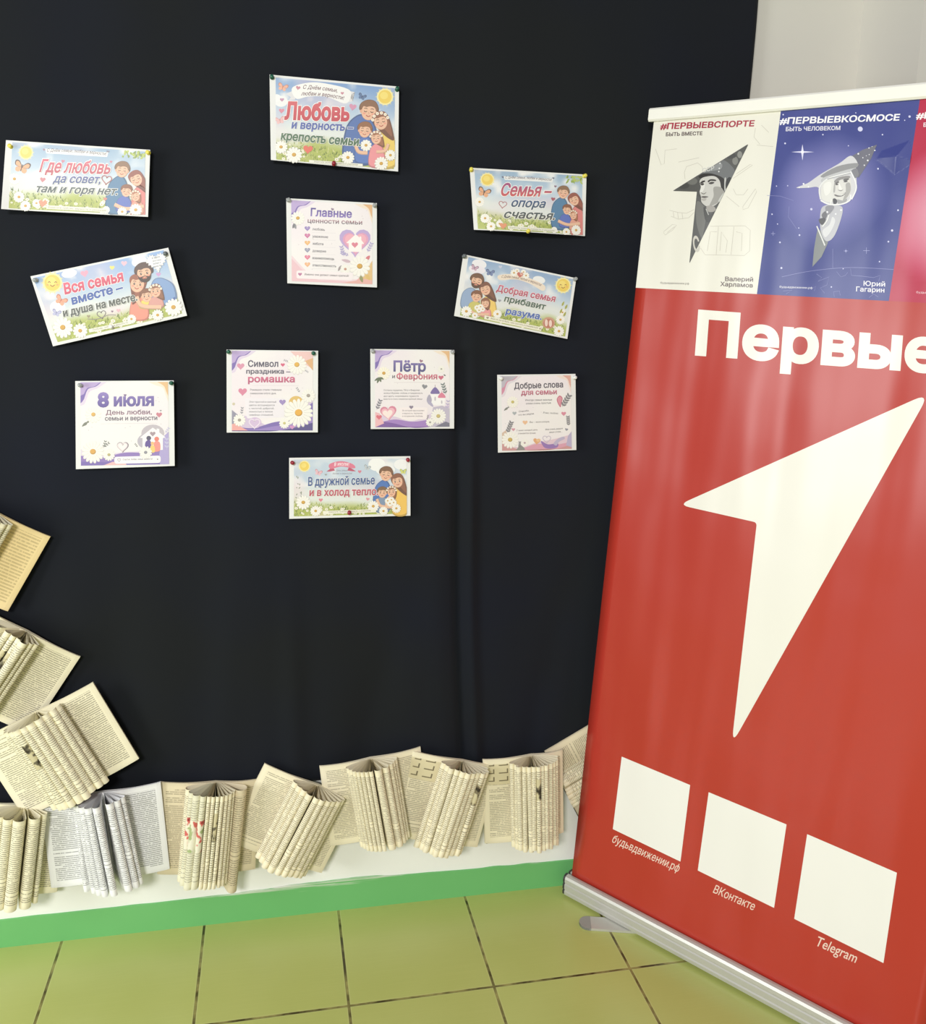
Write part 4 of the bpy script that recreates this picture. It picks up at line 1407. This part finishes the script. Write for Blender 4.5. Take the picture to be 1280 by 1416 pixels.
# panel 1 drawings
k1 = .2049
q1 = lambda x, y: bsheet(870 + x * k1, 130 + y * k1)
A = Art(None, base=.0008); A.big = 0
A.text('#ПЕРВЫЕВСПОРТЕ', 207, 238, 848, 217, 39, (168, 44, 68), .032, .16)
A.text('БЫТЬ ВМЕСТЕ', 245, 285, 494, 277, 24, (92, 78, 78), .028, .1)
A.text('Валерий', 645, 1262, 834, 1266, 29, (110, 96, 96), .02)
A.text('Харламов', 612, 1296, 832, 1306, 29, (110, 96, 96), .02)
A.text('будьвдвижении.рф', 208, 1280, 402, 1286, 13, (150, 146, 140), .012)
emit_b(A, 'lettering', pan1, q1)
A = Art(None, base=.0006)
ln = (204, 199, 188)
for pts in ([(175, 370), (215, 480), (235, 470), (240, 380), (320, 370)], [(370, 530), (385, 490), (460, 465), (490, 490), (495, 520)], [(370, 530), (375, 575)], [(270, 785), (330, 800), (385, 805), (435, 780)], [(280, 825), (330, 845), (400, 835), (435, 800)], [(295, 795), (300, 830)], [(325, 800), (330, 842)], [(355, 805), (360, 845)],
            [(230, 930), (290, 880), (318, 885), (290, 920), (240, 952), (230, 935)], [(255, 935), (305, 895)], [(700, 570), (830, 480), (815, 475), (720, 540)], [(655, 690), (740, 760)], [(700, 640), (720, 680), (770, 680), (800, 640)], [(765, 760), (850, 640), (858, 660), (800, 770), (765, 780), (765, 760)],
            [(545, 893), (780, 890), (815, 920), (810, 1060), (775, 1090), (510, 1085), (480, 1040)], [(600, 895), (585, 1085)], [(705, 895), (685, 1085)], [(525, 1060), (545, 930), (590, 930)], [(610, 1060), (620, 930), (660, 990), (650, 1070)], [(720, 930), (760, 940), (755, 1060)], [(850, 230), (840, 290), (880, 340)], [(890, 210), (940, 260)], [(860, 345), (970, 355)], [(330, 460), (470, 430)]):
    A.line(pts, 3.2, ln)
merge(pan1, emit_b(A, 'line_drawing', pan1, q1))
# the player's portrait, cut to the arrow
R1 = [(805, 335), (290, 655), (455, 660), (403, 1148)]
A = Art(None, base=.0007)
pts = round_poly([R1[1], R1[2], R1[3], R1[0]], [14, 4, 20, 18])
A.poly(pts, (84, 84, 82))
A.clip = [[(800, 342), (300, 652), (455, 660)], [(800, 342), (455, 660), (406, 1140)]]
z1 = lambda L_: [((930 + x * .1413 - 870) / k1, (180 + y * .1413 - 130) / k1) for x, y in L_]


def blobp(L_, c, n=5):
    A.blob(z1(L_), c, n)


for (x, y, rx, ry, c) in ((190, 500, 50, 35, (112, 112, 108)), (610, 300, 28, 40, (128, 128, 124)), (655, 240, 24, 34, (140, 140, 136)), (100, 545, 60, 30, (70, 70, 68)), (560, 250, 60, 30, (70, 70, 70))):
    x, y = z1([(x, y)])[0]
    A.ell(x, y, rx * .69, ry * .69, c)
blobp([(235, 640), (330, 740), (440, 740), (420, 900), (330, 1060), (250, 1200), (160, 1320), (190, 1000), (225, 760)], (92, 92, 92))
blobp([(235, 700), (300, 740), (330, 800), (300, 1000), (280, 1060), (230, 900)], (118, 118, 116))
blobp([(250, 445), (285, 370), (390, 310), (500, 295), (590, 370), (610, 440), (565, 560), (510, 590), (505, 480), (400, 430), (320, 425)], (110, 112, 114))
blobp([(290, 410), (330, 360), (420, 320), (480, 330), (470, 380), (380, 400)], (142, 144, 146))
blobp([(250, 455), (300, 425), (400, 430), (500, 480), (515, 580), (470, 590), (440, 480), (300, 480)], (46, 44, 42))
blobp([(262, 500), (300, 462), (400, 450), (455, 490), (475, 570), (500, 600), (500, 650), (450, 705), (400, 742), (330, 745), (282, 705), (276, 655), (262, 605), (274, 560)], (202, 200, 196))
blobp([(400, 560), (470, 560), (500, 610), (495, 655), (440, 710), (360, 745), (380, 690), (400, 640)], (158, 156, 152))
blobp([(300, 480), (315, 540), (300, 590), (280, 610), (265, 600), (278, 550)], (224, 222, 218), 4)
blobp([(262, 522), (290, 496), (314, 494), (312, 508), (282, 520)], (60, 56, 54), 3); blobp([(342, 498), (372, 480), (420, 486), (418, 500), (372, 497), (350, 512)], (60, 56, 54), 3)
blobp([(268, 530), (292, 518), (308, 528), (290, 542)], (70, 66, 64), 3); blobp([(350, 522), (378, 506), (408, 514), (378, 530)], (70, 66, 64), 3)
blobp([(274, 606), (300, 620), (330, 606), (310, 628), (285, 624)], (130, 126, 122), 3)
blobp([(276, 655), (300, 646), (350, 652), (310, 664)], (92, 86, 84), 3); blobp([(282, 672), (330, 668), (318, 690), (290, 690)], (176, 172, 168), 3)
blobp([(445, 690), (490, 620), (520, 620), (500, 660), (460, 700)], (196, 196, 192), 4)
blobp([(505, 480), (520, 470), (520, 580), (505, 590)], (190, 190, 188), 3); blobp([(520, 500), (550, 460), (575, 480), (560, 560), (520, 580)], (56, 56, 56), 4)
blobp([(330, 745), (400, 745), (420, 790), (350, 800)], (164, 160, 156), 4); blobp([(300, 760), (330, 770), (360, 830), (430, 780), (440, 860), (330, 900)], (80, 80, 80), 4)
A.line(z1([(325, 770), (350, 830)]), 5, (196, 196, 194))
for (x, y) in ((455, 375), (450, 405), (462, 325)):
    x, y = z1([(x, y)])[0]
    A.ell(x, y, 5, 6, (214, 214, 214), n=8)
A.clip = None
a = z1([(292, 415), (412, 385), (205, 1188), (268, 1182)])
A.big = 999
A.text('ССР', a[0][0], a[0][1], a[1][0], a[1][1], 26, (206, 206, 204), .02, .15)
A.text('С', a[2][0], a[2][1] , a[3][0], a[3][1], 100, (204, 200, 192), .03, -.05)
emit_b(A, 'portrait', pan1, q1)

# panel 2 drawings
k2 = .2048
q2 = lambda x, y: bsheet(1060 + x * k2, 130 + y * k2)
A = Art(None, base=.0010); A.big = 0
A.text('#ПЕРВЫЕВКОСМОСЕ', 85, 204, 902, 178, 42, (244, 243, 250), .032, .16)
A.text('БЫТЬ ЧЕЛОВЕКОМ', 127, 251, 498, 243, 27, (226, 224, 240), .028, .1)
A.text('Юрий', 652, 1294, 798, 1300, 32, (232, 230, 240), .02)
A.text('Гагарин', 602, 1332, 793, 1340, 32, (232, 230, 240), .02)
A.text('будьвдвижении.рф', 85, 1308, 308, 1316, 14, (222, 220, 236), .014)
emit_b(A, 'lettering', pan2, q2)
A = Art(None, base=.0008)
for (x, y, r_) in ((110, 140, 5), (123, 334, 6), (630, 237, 17), (963, 153, 8), (378, 275, 5), (65, 622, 4), (35, 812, 5), (72, 878, 4), (88, 1002, 6), (220, 953, 6), (300, 778, 8), (750, 505, 6), (885, 785, 6), (845, 922, 8), (820, 997, 6), (760, 1132, 5), (533, 1060, 5), (98, 1175, 7), (515, 1180, 4), (215, 905, 4), (930, 178, 4), (600, 128, 4), (550, 350, 4), (140, 620, 4), (435, 1303, 5), (780, 275, 5)):
    A.ell(x, y, r_, r_, (214, 214, 244), n=10)
A.poly([(165, 392), (232, 386), (240, 340), (248, 386), (320, 392), (248, 398), (240, 450), (232, 398)], (220, 218, 246)); A.ell(240, 392, 10, 10, (244, 244, 252), n=10)
for (x, y, r_) in ((42, 943, 14), (672, 1058, 22), (533, 1060, 14)):
    A.line([(x - r_, y), (x + r_, y)], 2.5, (170, 172, 220)); A.line([(x, y - r_), (x, y + r_)], 2.5, (170, 172, 220))
gl = (140, 142, 196)
A.curve([(100, 1235), (300, 1195), (560, 1172), (855, 1185)], 3, gl); A.line([(445, 1045), (445, 1175)], 2.5, gl)
for pts in ([(335, 1215), (370, 1240), (345, 1265), (420, 1235), (405, 1290), (360, 1310), (390, 1345)], [(470, 1200), (500, 1235), (530, 1225), (545, 1205)], [(565, 1180), (570, 1225), (640, 1230), (720, 1240), (765, 1225), (755, 1265)], [(455, 1370), (450, 1335), (490, 1330), (495, 1360)], [(690, 1375), (720, 1350), (750, 1370)], [(0, 685), (90, 690), (180, 720)], [(150, 760), (145, 830), (200, 910)], [(110, 1330), (170, 1325), (130, 1350)], [(300, 1315), (330, 1300), (320, 1330)]):
    A.line(pts, 2.5, gl)
merge(pan2, emit_b(A, 'starry_sky', pan2, q2))
A = Art(None, base=.0009)
z2 = lambda L_: [((1090 + x * .1342 - 1060) / k2, (190 + y * .1342 - 130) / k2) for x, y in L_]


def blobp(L_, c, n=5):
    A.blob(z2(L_), c, n)


A.poly(z2([(640, 200), (760, 130), (910, 75), (850, 220), (720, 420), (680, 300)]), (112, 112, 126))
A.poly(z2([(300, 940), (400, 1010), (405, 1090), (340, 1230), (245, 1335), (262, 1150), (285, 1010)]), (138, 142, 144))
blobp([(330, 760), (380, 700), (470, 700), (560, 740), (480, 1000), (390, 1070), (330, 960)], (196, 196, 204))
blobp([(80, 520), (200, 470), (330, 380), (520, 270), (640, 190), (710, 262), (690, 330), (700, 500), (640, 640), (480, 700), (340, 660), (310, 520), (200, 520)], (214, 213, 218))
blobp([(330, 400), (500, 300), (700, 265), (700, 310), (560, 350), (420, 410)], (150, 150, 154), 4)
blobp([(350, 420), (560, 345), (690, 318), (650, 360), (480, 400), (360, 470)], (196, 196, 200), 4)
blobp([(640, 350), (700, 320), (722, 390), (690, 420), (660, 400)], (132, 132, 140), 4)
blobp([(470, 450), (520, 410), (620, 395), (645, 480), (630, 590), (560, 650), (480, 640), (462, 560)], (222, 220, 218))
blobp([(350, 480), (420, 430), (470, 440), (460, 560), (470, 640), (430, 670), (350, 640), (335, 560)], (226, 225, 222))
blobp([(475, 470), (510, 450), (520, 465), (490, 480)], (112, 110, 112), 3); blobp([(560, 440), (600, 420), (625, 430), (590, 452)], (112, 110, 112), 3)
blobp([(480, 485), (500, 478), (515, 486), (495, 494)], (96, 94, 96), 3); blobp([(565, 458), (590, 446), (610, 454), (588, 464)], (96, 94, 96), 3)
blobp([(520, 470), (545, 520), (560, 540), (520, 540)], (240, 238, 236), 3); blobp([(505, 540), (540, 545), (565, 535), (540, 556)], (150, 148, 148), 3)
blobp([(470, 590), (540, 590), (600, 560), (560, 604), (500, 612)], (120, 116, 118), 3); blobp([(488, 592), (540, 592), (585, 572), (545, 600)], (246, 246, 244), 3)
blobp([(455, 640), (480, 630), (505, 660), (470, 700)], (90, 90, 96), 3)
blobp([(590, 480), (630, 470), (640, 540), (610, 610), (560, 650), (590, 560)], (176, 174, 174), 4)
blobp([(470, 470), (482, 460), (478, 560), (462, 560)], (178, 176, 176), 3)
blobp([(500, 640), (560, 652), (600, 630), (590, 668), (520, 690)], (168, 168, 172), 3)
blobp([(470, 452), (520, 412), (620, 396), (630, 420), (540, 436), (490, 466)], (150, 148, 150), 3)
blobp([(360, 500), (400, 460), (440, 470), (430, 560), (380, 600)], (238, 237, 234), 4)
blobp([(350, 960), (420, 900), (450, 820), (480, 860), (440, 960), (380, 1030)], (222, 222, 226), 4)
blobp([(340, 800), (380, 760), (400, 800), (370, 850)], (120, 120, 128), 3)
A.curve(z2([(330, 650), (420, 690), (540, 690), (630, 650), (640, 590)]), 9, (240, 240, 242)); A.curve(z2([(640, 350), (690, 460), (695, 540), (650, 640)]), 9, (238, 238, 242)); A.curve(z2([(330, 640), (320, 520), (400, 430), (560, 380), (640, 365)]), 8, (236, 236, 236))
A.curve(z2([(440, 640), (430, 730), (400, 850), (350, 920)]), 7, (240, 240, 240)); A.line(z2([(292, 915), (375, 1115)]), 9, (230, 230, 230)); A.line(z2([(400, 430), (640, 370)]), 5, (170, 170, 176))
blobp([(310, 850), (360, 830), (385, 850), (345, 905)], (96, 96, 102), 3); blobp([(380, 720), (440, 700), (470, 720), (440, 770), (400, 800)], (150, 150, 160), 4)
for (x, y, r_) in ((828, 110, 6), (718, 170, 9), (888, 135, 7), (765, 210, 6), (815, 238, 9), (780, 288, 7), (830, 178, 5), (800, 190, 4), (860, 95, 4), (155, 480, 10), (205, 510, 8), (110, 518, 6), (400, 770, 10), (540, 750, 10), (485, 790, 9)):
    x, y = z2([(x, y)])[0]
    A.ell(x, y, r_ * .66, r_ * .66, (240, 240, 246), n=8)
emit_b(A, 'portrait', pan2, q2)
# panel 3 lettering
A = Art(None, base=.0010); A.big = 0
A.text('#ПЕРВЫЕ', 1006, 168, 1398, 155, 42, (246, 240, 244), .032, .16)
A.text('БЫТЬ', 1056, 222, 1160, 218, 27, (240, 220, 228), .028, .1)
A.text('будьвдвижении.рф', 1008, 1345, 1250, 1354, 14, (236, 190, 200), .014)
emit_b(A, 'lettering', pan3, q2)

# rail, base, pole
M_alu = plain('brushed_aluminium', (196, 195, 188), .38, .5, .35)
M_rail = plain('white_rail', (240, 238, 230), .35, .5)
M_dark = plain('dark_plastic', (52, 52, 50), .5)
vs, fs = [], []
prof = [(-.009, -.012), (.006, -.014), (.0095, -.010), (.0095, .012), (.006, .016), (-.009, .014)]
for u in (-.017, .876):
    for (w, h) in prof:
        vs.append((u, 1.998 + h, w))
n = len(prof)
fs = [(k, (k + 1) % n, n + (k + 1) % n, n + k) for k in range(n)] + [tuple(range(n))[::-1], tuple(range(n, 2 * n))]
rail = obj('top_rail', vs, fs, M_rail, root)
# aluminium cassette, built on the floor in its own frame under the banner
F0 = Vector((1.7240, -0.0530, 0.0)); FA = Vector((0.5905, -0.8070, 0.0)).normalized(); FN = Vector((-FA.y, FA.x, 0.0))
inv = root.matrix_world.inverted()


def floorpt(a, d, z):
    return tuple(inv @ (F0 + FA * a + FN * d + Vector((0, 0, z))))


prof = [(.004, .007), (.001, .009), (.000, .018), (.0025, .0205), (.0025, .0225), (.000, .025), (.000, .037), (.0025, .0395), (.0025, .0415), (.0005, .044), (.001, .053), (.004, .059), (.010, .0615), (.0165, .0615), (.0175, .052), (.0255, .052), (.0265, .0615), (.044, .060), (.051, .054), (.054, .044), (.054, .009), (.051, .007)]
n = len(prof)
vs = [floorpt(a, d, z) for a in (0.0, .885) for d, z in prof]
fs = [(k, n + k, n + (k + 1) % n, (k + 1) % n) for k in range(n)] + [tuple(range(n)), tuple(range(n, 2 * n))[::-1]]
base = obj('base', vs, fs, M_alu, root)
for a0, a1 in ((-.006, .0), (.885, .891)):
    vs = [floorpt(a, .0005 + d * .985, .0005 + z * .99) for a in (a0, a1) for d, z in prof]
    obj('end_cap', vs, fs, M_dark, base)


def foot(cx, cy, dx, dy, L_, w):
    d = Vector((dx, dy, 0)).normalized(); s_ = Vector((-d.y, d.x, 0))
    out = []
    for k in range(9):
        a = PI / 2 + PI * k / 8
        out.append(Vector((cx, cy, 0)) + d * (math.cos(a) * w / 2) + s_ * (math.sin(a) * w / 2))
    for k in range(9):
        a = -PI / 2 + PI * k / 8
        out.append(Vector((cx, cy, 0)) + d * (L_ + math.cos(a) * w / 2) + s_ * (math.sin(a) * w / 2))
    m_ = len(out)
    vs = [tuple(inv @ (q + Vector((0, 0, z)))) for z in (0.0004, .0066) for q in out]
    fs = [(k, (k + 1) % m_, m_ + (k + 1) % m_, m_ + k) for k in range(m_)] + [tuple(range(m_))[::-1], tuple(range(m_, 2 * m_))]
    o = obj('foot', vs, fs, M_alu, root)
    cap_ = out[:9]
    vs = [tuple(inv @ (q + Vector((0, 0, z)))) for z in (0.0002, .0071) for q in cap_ + [cap_[-1] + d * .006, cap_[0] + d * .006]]
    m_ = len(vs) // 2
    fs = [(k, (k + 1) % m_, m_ + (k + 1) % m_, m_ + k) for k in range(m_)] + [tuple(range(m_))[::-1], tuple(range(m_, 2 * m_))]
    obj('foot_tip', vs, fs, M_dark2, o)
    return o


M_dark2 = plain('grey_plastic_tip', (150, 150, 144), .5)
foot(1.752, -.166, .96, -.27, .26, .046)
foot(2.095, -.69, .96, -.27, .26, .046)
# support pole behind the sheet
vs, fs = [], []
for z in (.055, 1.99):
    for k in range(12):
        a = 2 * PI * k / 12
        vs.append((.43 + .008 * math.cos(a), z, -.016 + .008 * math.sin(a)))
fs = [(k, (k + 1) % 12, 12 + (k + 1) % 12, 12 + k) for k in range(12)]
obj('support_pole', vs, fs, M_alu, root, smooth=True)

# ------------------------------------------------------------------ folded books
def page_mat(name, paper, ink=(70, 62, 50), lines=40, seed=0.0, pic=None, faint=.55):
    t = NT(name)
    s = t.sep(t.uv())
    oi = t.n('ShaderNodeObjectInfo')
    rnd = t.math('MULTIPLY', oi.outputs['Random'], 37.0)
    L_ = t.math('MULTIPLY', s[1], float(lines))
    li = t.math('FLOOR', L_)
    fr = t.math('FRACT', L_)
    row = t.math('MULTIPLY', t.ramp(fr, .30, .42), t.math('SUBTRACT', 1.0, t.ramp(fr, .82, .92)))
    word = t.noise(1.0, t.comb(t.math('MULTIPLY', s[0], 34.0), t.math('ADD', t.math('MULTIPLY', li, 7.31), rnd), seed), 1)
    words = t.ramp(word, .36, .44)
    para = t.n('ShaderNodeTexWhiteNoise', noise_dimensions='1D')
    t.put(para.inputs['W'], t.math('ADD', li, t.math('FLOOR', rnd)))
    indent = t.math('GREATER_THAN', t.math('ADD', para.outputs[0], t.math('MULTIPLY', s[0], .25)), .17)
    mu = t.math('MULTIPLY', t.math('GREATER_THAN', s[0], .11), t.math('LESS_THAN', s[0], .90))
    mv = t.math('MULTIPLY', t.math('GREATER_THAN', s[1], .075), t.math('LESS_THAN', s[1], .945))
    inkf = t.math('MULTIPLY', t.math('MULTIPLY', t.math('MULTIPLY', row, t.math('ADD', .25, t.math('MULTIPLY', words, .75))), indent), t.math('MULTIPLY', t.math('MULTIPLY', mu, mv), faint))
    tone = t.noise(2.0, t.comb(s[0], s[1], rnd), 3)
    pa = t.mix(tone, L3(paper), L3(tuple(min(255, c * 1.05) for c in paper)))
    fox = t.ramp(t.math('MAXIMUM', t.math('ABSOLUTE', t.math('SUBTRACT', s[0], .5)), t.math('ABSOLUTE', t.math('SUBTRACT', s[1], .5))), .46, .5)
    pa = t.mix(t.math('MULTIPLY', fox, .35), pa, L3(tuple(c * .86 for c in paper)))
    col = t.mix(inkf, pa, L3(ink))
    if pic:
        v0, v1, cols = pic
        win = t.math('MULTIPLY', t.math('GREATER_THAN', s[1], v0), t.math('LESS_THAN', s[1], v1))
        nz = t.noise(1.0, t.comb(t.math('MULTIPLY', s[0], 9.0), t.math('MULTIPLY', s[1], 9.0), rnd), 2)
        cc = L3(cols[0])
        if len(cols) == 2:           # boxed drawings
            fx = t.math('FRACT', t.math('MULTIPLY', s[0], 3.6)); fy = t.math('FRACT', t.math('MULTIPLY', s[1], 11.0))
            rng = lambda q, a_, b_: t.math('MULTIPLY', t.math('GREATER_THAN', q, a_), t.math('LESS_THAN', q, b_))
            ell = t.math('MAXIMUM', t.math('MULTIPLY', rng(fx, .12, .80), rng(fy, .12, .26)), t.math('MULTIPLY', rng(fx, .70, .80), rng(fy, .12, .72)))
            cc = t.mix(t.math('MULTIPLY', ell, t.math('MULTIPLY', rng(s[0], .1, .84), .8)), cc, L3(cols[1]))
        else:
            for k, c in enumerate(cols[1:]):
                cc = t.mix(t.ramp(nz, .38 + .09 * k, .43 + .09 * k), cc, L3(c))
        col = t.mix(win, col, cc)
    return t.done(col, .75, .2)


CRM = (238, 231, 202); YEL = (234, 212, 160); WHT = (240, 240, 241); TAN = (220, 207, 176); CR2 = (236, 227, 198)
PM = {'yellow': page_mat('yellowed_page', YEL, (120, 100, 66), 26, 1, faint=.35), 'cream': page_mat('cream_page', CRM, seed=2, lines=44), 'white': page_mat('white_page', WHT, (60, 60, 64), 46, 3),
      'tan': page_mat('tan_page', TAN, (86, 76, 58), 46, 4, faint=.5), 'cream2': page_mat('old_cream_page', CR2, (76, 68, 54), 48, 5, faint=.5)}
PM['flower'] = page_mat('flower_page', (226, 222, 196), (80, 74, 60), 40, 6, (.40, .74, [(166, 180, 128), (232, 228, 206), (232, 228, 206), (210, 106, 98), (132, 58, 56)]), faint=.4)
PM['darkpic'] = page_mat('illustrated_page', CRM, (60, 56, 46), 40, 7, (.52, .82, [(64, 58, 46), (110, 104, 84), (206, 196, 158)]))
PM['darkpic2'] = page_mat('illustrated_tan_page', CR2, (60, 56, 46), 40, 8, (.62, .86, [(64, 58, 46), (130, 120, 96), (206, 196, 158)]))
PM['plan'] = page_mat('diagram_page', CR2, (76, 68, 54), 48, 9, (.70, .94, [(224, 213, 176), (84, 74, 52)]), faint=.5)
M_cover = plain('book_cover', (74, 66, 44), .7)


def book(name_label, x, z, ang, h, wl, wr, lift, mat, tubes, tilt=(0, 0), lm=None, rm=None, grow=1.17, flat=1.0):
    """an open book fixed to the wall: spine top at (x,z), turned clockwise by ang; tubes = (angle, half width, reach, material, extra drop, splay)"""
    a = math.radians(ang)
    y0 = -0.0355 - lift if ang < 60 else -0.015
    root = empty('folded_book', (x, y0, z), name_label, 'book', 'open books with folded pages along the wall')
    root.rotation_euler = (0, a, 0)
    # local: x right, -y towards the room, z up (spine top at 0, spine bottom at -h)
    for sg, w, mt in ((-1, wl, lm or mat), (1, wr, rm or mat)):
        vs, us, fs = [], [], []
        nx, nz_ = 14, 10
        rr = random.Random(int(x * 1000) + sg)
        lift_c = rr.uniform(.0, .006)
        for layer in (0, 1):
            for j in range(nz_ + 1):
                for i in range(nx + 1):
                    q = i / nx; s_ = j / nz_
                    th = .010 * (1 - q) ** .5 * (1 - .25 * q) + .0035
                    top = -(th + .004 * math.sin(PI * q) + lift_c * q ** 3 * (1 - s_))
                    yy = top if layer == 0 else (top + (.0045 if q > .55 else .0045 + (.55 - q) * .010))
                    vs.append((sg * w * q, yy, -h * (1 - s_)))
                    uu = (1 - q) if sg < 0 else q
                    us.append((uu, s_))
        m_ = (nx + 1) * (nz_ + 1)
        for layer in (0, 1):
            for j in range(nz_):
                for i in range(nx):
                    k = layer * m_ + j * (nx + 1) + i
                    q = (k, k + 1, k + nx + 2, k + nx + 1)
                    fs.append(q if (layer == 0) == (sg > 0) else q[::-1])
        for j in range(nz_):
            k = j * (nx + 1) + nx
            fs.append((k, k + nx + 1, m_ + k + nx + 1, m_ + k))
        for i in range(nx):
            fs.append((i, i + 1, m_ + i + 1, m_ + i)); k = nz_ * (nx + 1) + i
            fs.append((k, k + 1, m_ + k + 1, m_ + k))
        obj('flat_pages', vs, fs, PM[mt], root, us, smooth=False)
    vs, fs = box(-wl + .004, wr - .004, -.0042, -.0022, -h - .002, -.003)
    obj('cover', vs, fs, M_cover, root)
    for tb in tubes:
        ph, rho, R, mt = tb[:4]
        rho *= grow; R *= grow
        drop = tb[4] if len(tb) > 4 else 0.0
        splay = tb[5] if len(tb) > 5 else 0.0
        pr = math.radians(ph)
        d = (math.sin(pr), -math.cos(pr)); s2 = (math.cos(pr), math.sin(pr))
        prof = []
        dist = R - rho
        al = math.asin(min(.98, rho / max(dist, 1e-4)))
        prof.append((0.0, -.006)); prof.append((d[0] * dist * .25, d[1] * dist * .25 - .004))
        na = 14
        for k in range(na + 1):
            g = -(PI / 2 + al) + (PI + 2 * al) * k / na
            prof.append((d[0] * (dist + rho * math.cos(g)) + s2[0] * rho * math.sin(g), d[1] * (dist + rho * math.cos(g)) + s2[1] * rho * math.sin(g) - .004))
        prof.append((d[0] * dist * .25 + s2[0] * .0006, d[1] * dist * .25 - .004)); prof.append((s2[0] * .0006, -.006))
        ln_ = [0.0]
        for k in range(1, len(prof)):
            ln_.append(ln_[-1] + math.dist(prof[k], prof[k - 1]))
        vs, us, fs = [], [], []
        nseg = 6
        n_ = len(prof)
        for j in range(nseg + 1):
            s_ = j / nseg
            for k, (px, py) in enumerate(prof):
                reach = math.hypot(px, py) / R
                vs.append((px + splay * (1 - s_) * reach, min(py * flat, -.0052), -h * (1 - s_) - drop * reach * (1 - s_) + .0))
                us.append((.06 + .88 * ln_[k] / ln_[-1], s_))
                if j and k:
                    q = (j - 1) * n_ + k - 1
                    fs.append((q, q + 1, q + n_ + 1, q + n_))
        o = obj('folded_page', vs, fs, PM[mt], root, us, smooth=True)
    return root


def fan(a0, a1, n, R, mat, seed, special={}, wscale=1.0, splay=0.0):
    rr = random.Random(seed)
    out = []
    for k in range(n):
        ph = a0 + (a1 - a0) * k / (n - 1) + rr.uniform(-1.5, 1.5)
        step = math.radians((a1 - a0) / (n - 1))
        rho = R * step * .475 * wscale * rr.uniform(.9, 1.08)
        out.append((ph, rho, R * rr.uniform(.94, 1.05), special.get(k, mat), rr.uniform(-.003, .004), splay + rr.uniform(-.003, .003)))
    return out


BOOKS = [
    ('yellowed open book, highest on the left edge of the cloth', .380, 1.082, 29.6, .192, .13, .13, 0.0, 'yellow', [(52, .006, .058, 'cream'), (38, .006, .06, 'cream'), (22, .007, .062, 'cream'), (4, .008, .064, 'cream'), (-16, .008, .062, 'cream'), (-40, .008, .06, 'cream')]),
    ('cream open book with a broad curled page, second from the top on the left edge', .437, .806, 33, .21, .13, .128, .002, 'cream', [(-58, .016, .075, 'cream'), (-30, .006, .058, 'cream'), (-16, .005, .055, 'darkpic'), (-3, .005, .054, 'darkpic'), (8, .008, .062, 'cream'), (24, .005, .052, 'cream'), (38, .005, .05, 'cream')]),
    ('cream open book turned left above the white book', .448, .619, -26, .215, .145, .137, .016, 'cream', fan(-66, 60, 10, .064, 'cream', 3, {3: 'darkpic'}, 1.0)),
    ('open cream book with wide folded pages in the bottom left corner', .411, .389, 8, .222, .13, .090, .0, 'cream', [(-62, .006, .06, 'cream'), (-48, .006, .062, 'cream'), (-33, .006, .064, 'cream'), (-17, .009, .066, 'cream'), (4, .0115, .068, 'cream'), (31, .0105, .066, 'cream'), (52, .005, .06, 'cream')]),
    ('white-paged open book low on the wall, beside the book with red flowers', .582, .411, -4, .224, .137, .129, .012, 'white', [(-64, .005, .058, 'white'), (-55, .005, .06, 'white'), (-44, .006, .062, 'white', 0, .012), (-31, .0065, .064, 'white', 0, .014), (-17, .0065, .066, 'white', 0, .014), (-2, .007, .066, 'white', 0, .016), (22, .0075, .062, 'white', 0, .02), (37, .0062, .062, 'white', 0, .02), (50, .005, .06, 'white', 0, .018)]),
    ('tan open book with red flowers printed on its folded pages', .836, .407, 3, .236, .128, .102, .0, 'tan', [(-62, .008, .064, 'cream2', 0, -.012), (-47, .0065, .066, 'flower', 0, -.014), (-34, .008, .068, 'flower', .004, -.014), (-20, .006, .066, 'flower', 0, -.014), (-9, .0038, .064, 'cream2', 0, -.012), (-1, .0038, .065, 'cream2', 0, -.012), (7, .0038, .065, 'darkpic', 0, -.012), (15, .0038, .066, 'cream2', 0, -.012), (23, .0038, .065, 'cream2', 0, -.01), (31, .0038, .064, 'cream2', 0, -.01), (40, .004, .06, 'cream2', 0, -.01), (58, .0125, .072, 'tan', .03, -.014)]),
    ('cream open book strongly tilted right, beside the book with red flowers', 1.079, .380, 26, .212, .143, .112, .004, 'cream2', fan(-62, 62, 10, .064, 'cream2', 7), ),
    ('open book with close narrow folds in the middle, turned slightly left', 1.205, .443, -7, .215, .125, .126, .010, 'cream2', [(-62, .005, .06, 'cream2', 0, .01), (-52, .005, .06, 'cream2', 0, .01), (-41, .0042, .062, 'cream2', 0, .01), (-32, .0042, .062, 'cream2', 0, .01), (-23, .0042, .062, 'cream2', 0, .01), (-14, .0042, .062, 'cream2', 0, .01), (-5, .0042, .062, 'cream2', 0, .01), (10, .0078, .064, 'cream2', 0, .012), (27, .007, .064, 'cream2', 0, .012), (41, .0045, .062, 'cream2', 0, .01), (51, .0045, .06, 'cream2', 0, .01), (62, .005, .06, 'cream2', 0, .01)]),
    ('open book with boxed drawings on its left page, tilted right', 1.437, .420, 14, .226, .135, .102, .014, 'cream2', fan(-58, 62, 11, .064, 'cream2', 9, {8: 'darkpic2'}, 1, -.008), (0, 0), 'plan'),
    ('open book with boxed drawings on its left page, hanging almost upright', 1.615, .422, -3, .232, .126, .085, .018, 'cream2', fan(-62, 62, 13, .062, 'cream2', 10, {6: 'darkpic2'}), (0, 0), 'plan'),
    ('open book lying nearly sideways, half hidden behind the red banner', 1.912, .389, 62, .212, .13, .12, .004, 'tan', fan(-70, 50, 12, .056, 'cream2', 11), (0, 0), None, None, 1.1, .5),
]
for b in BOOKS:
    book(*b)
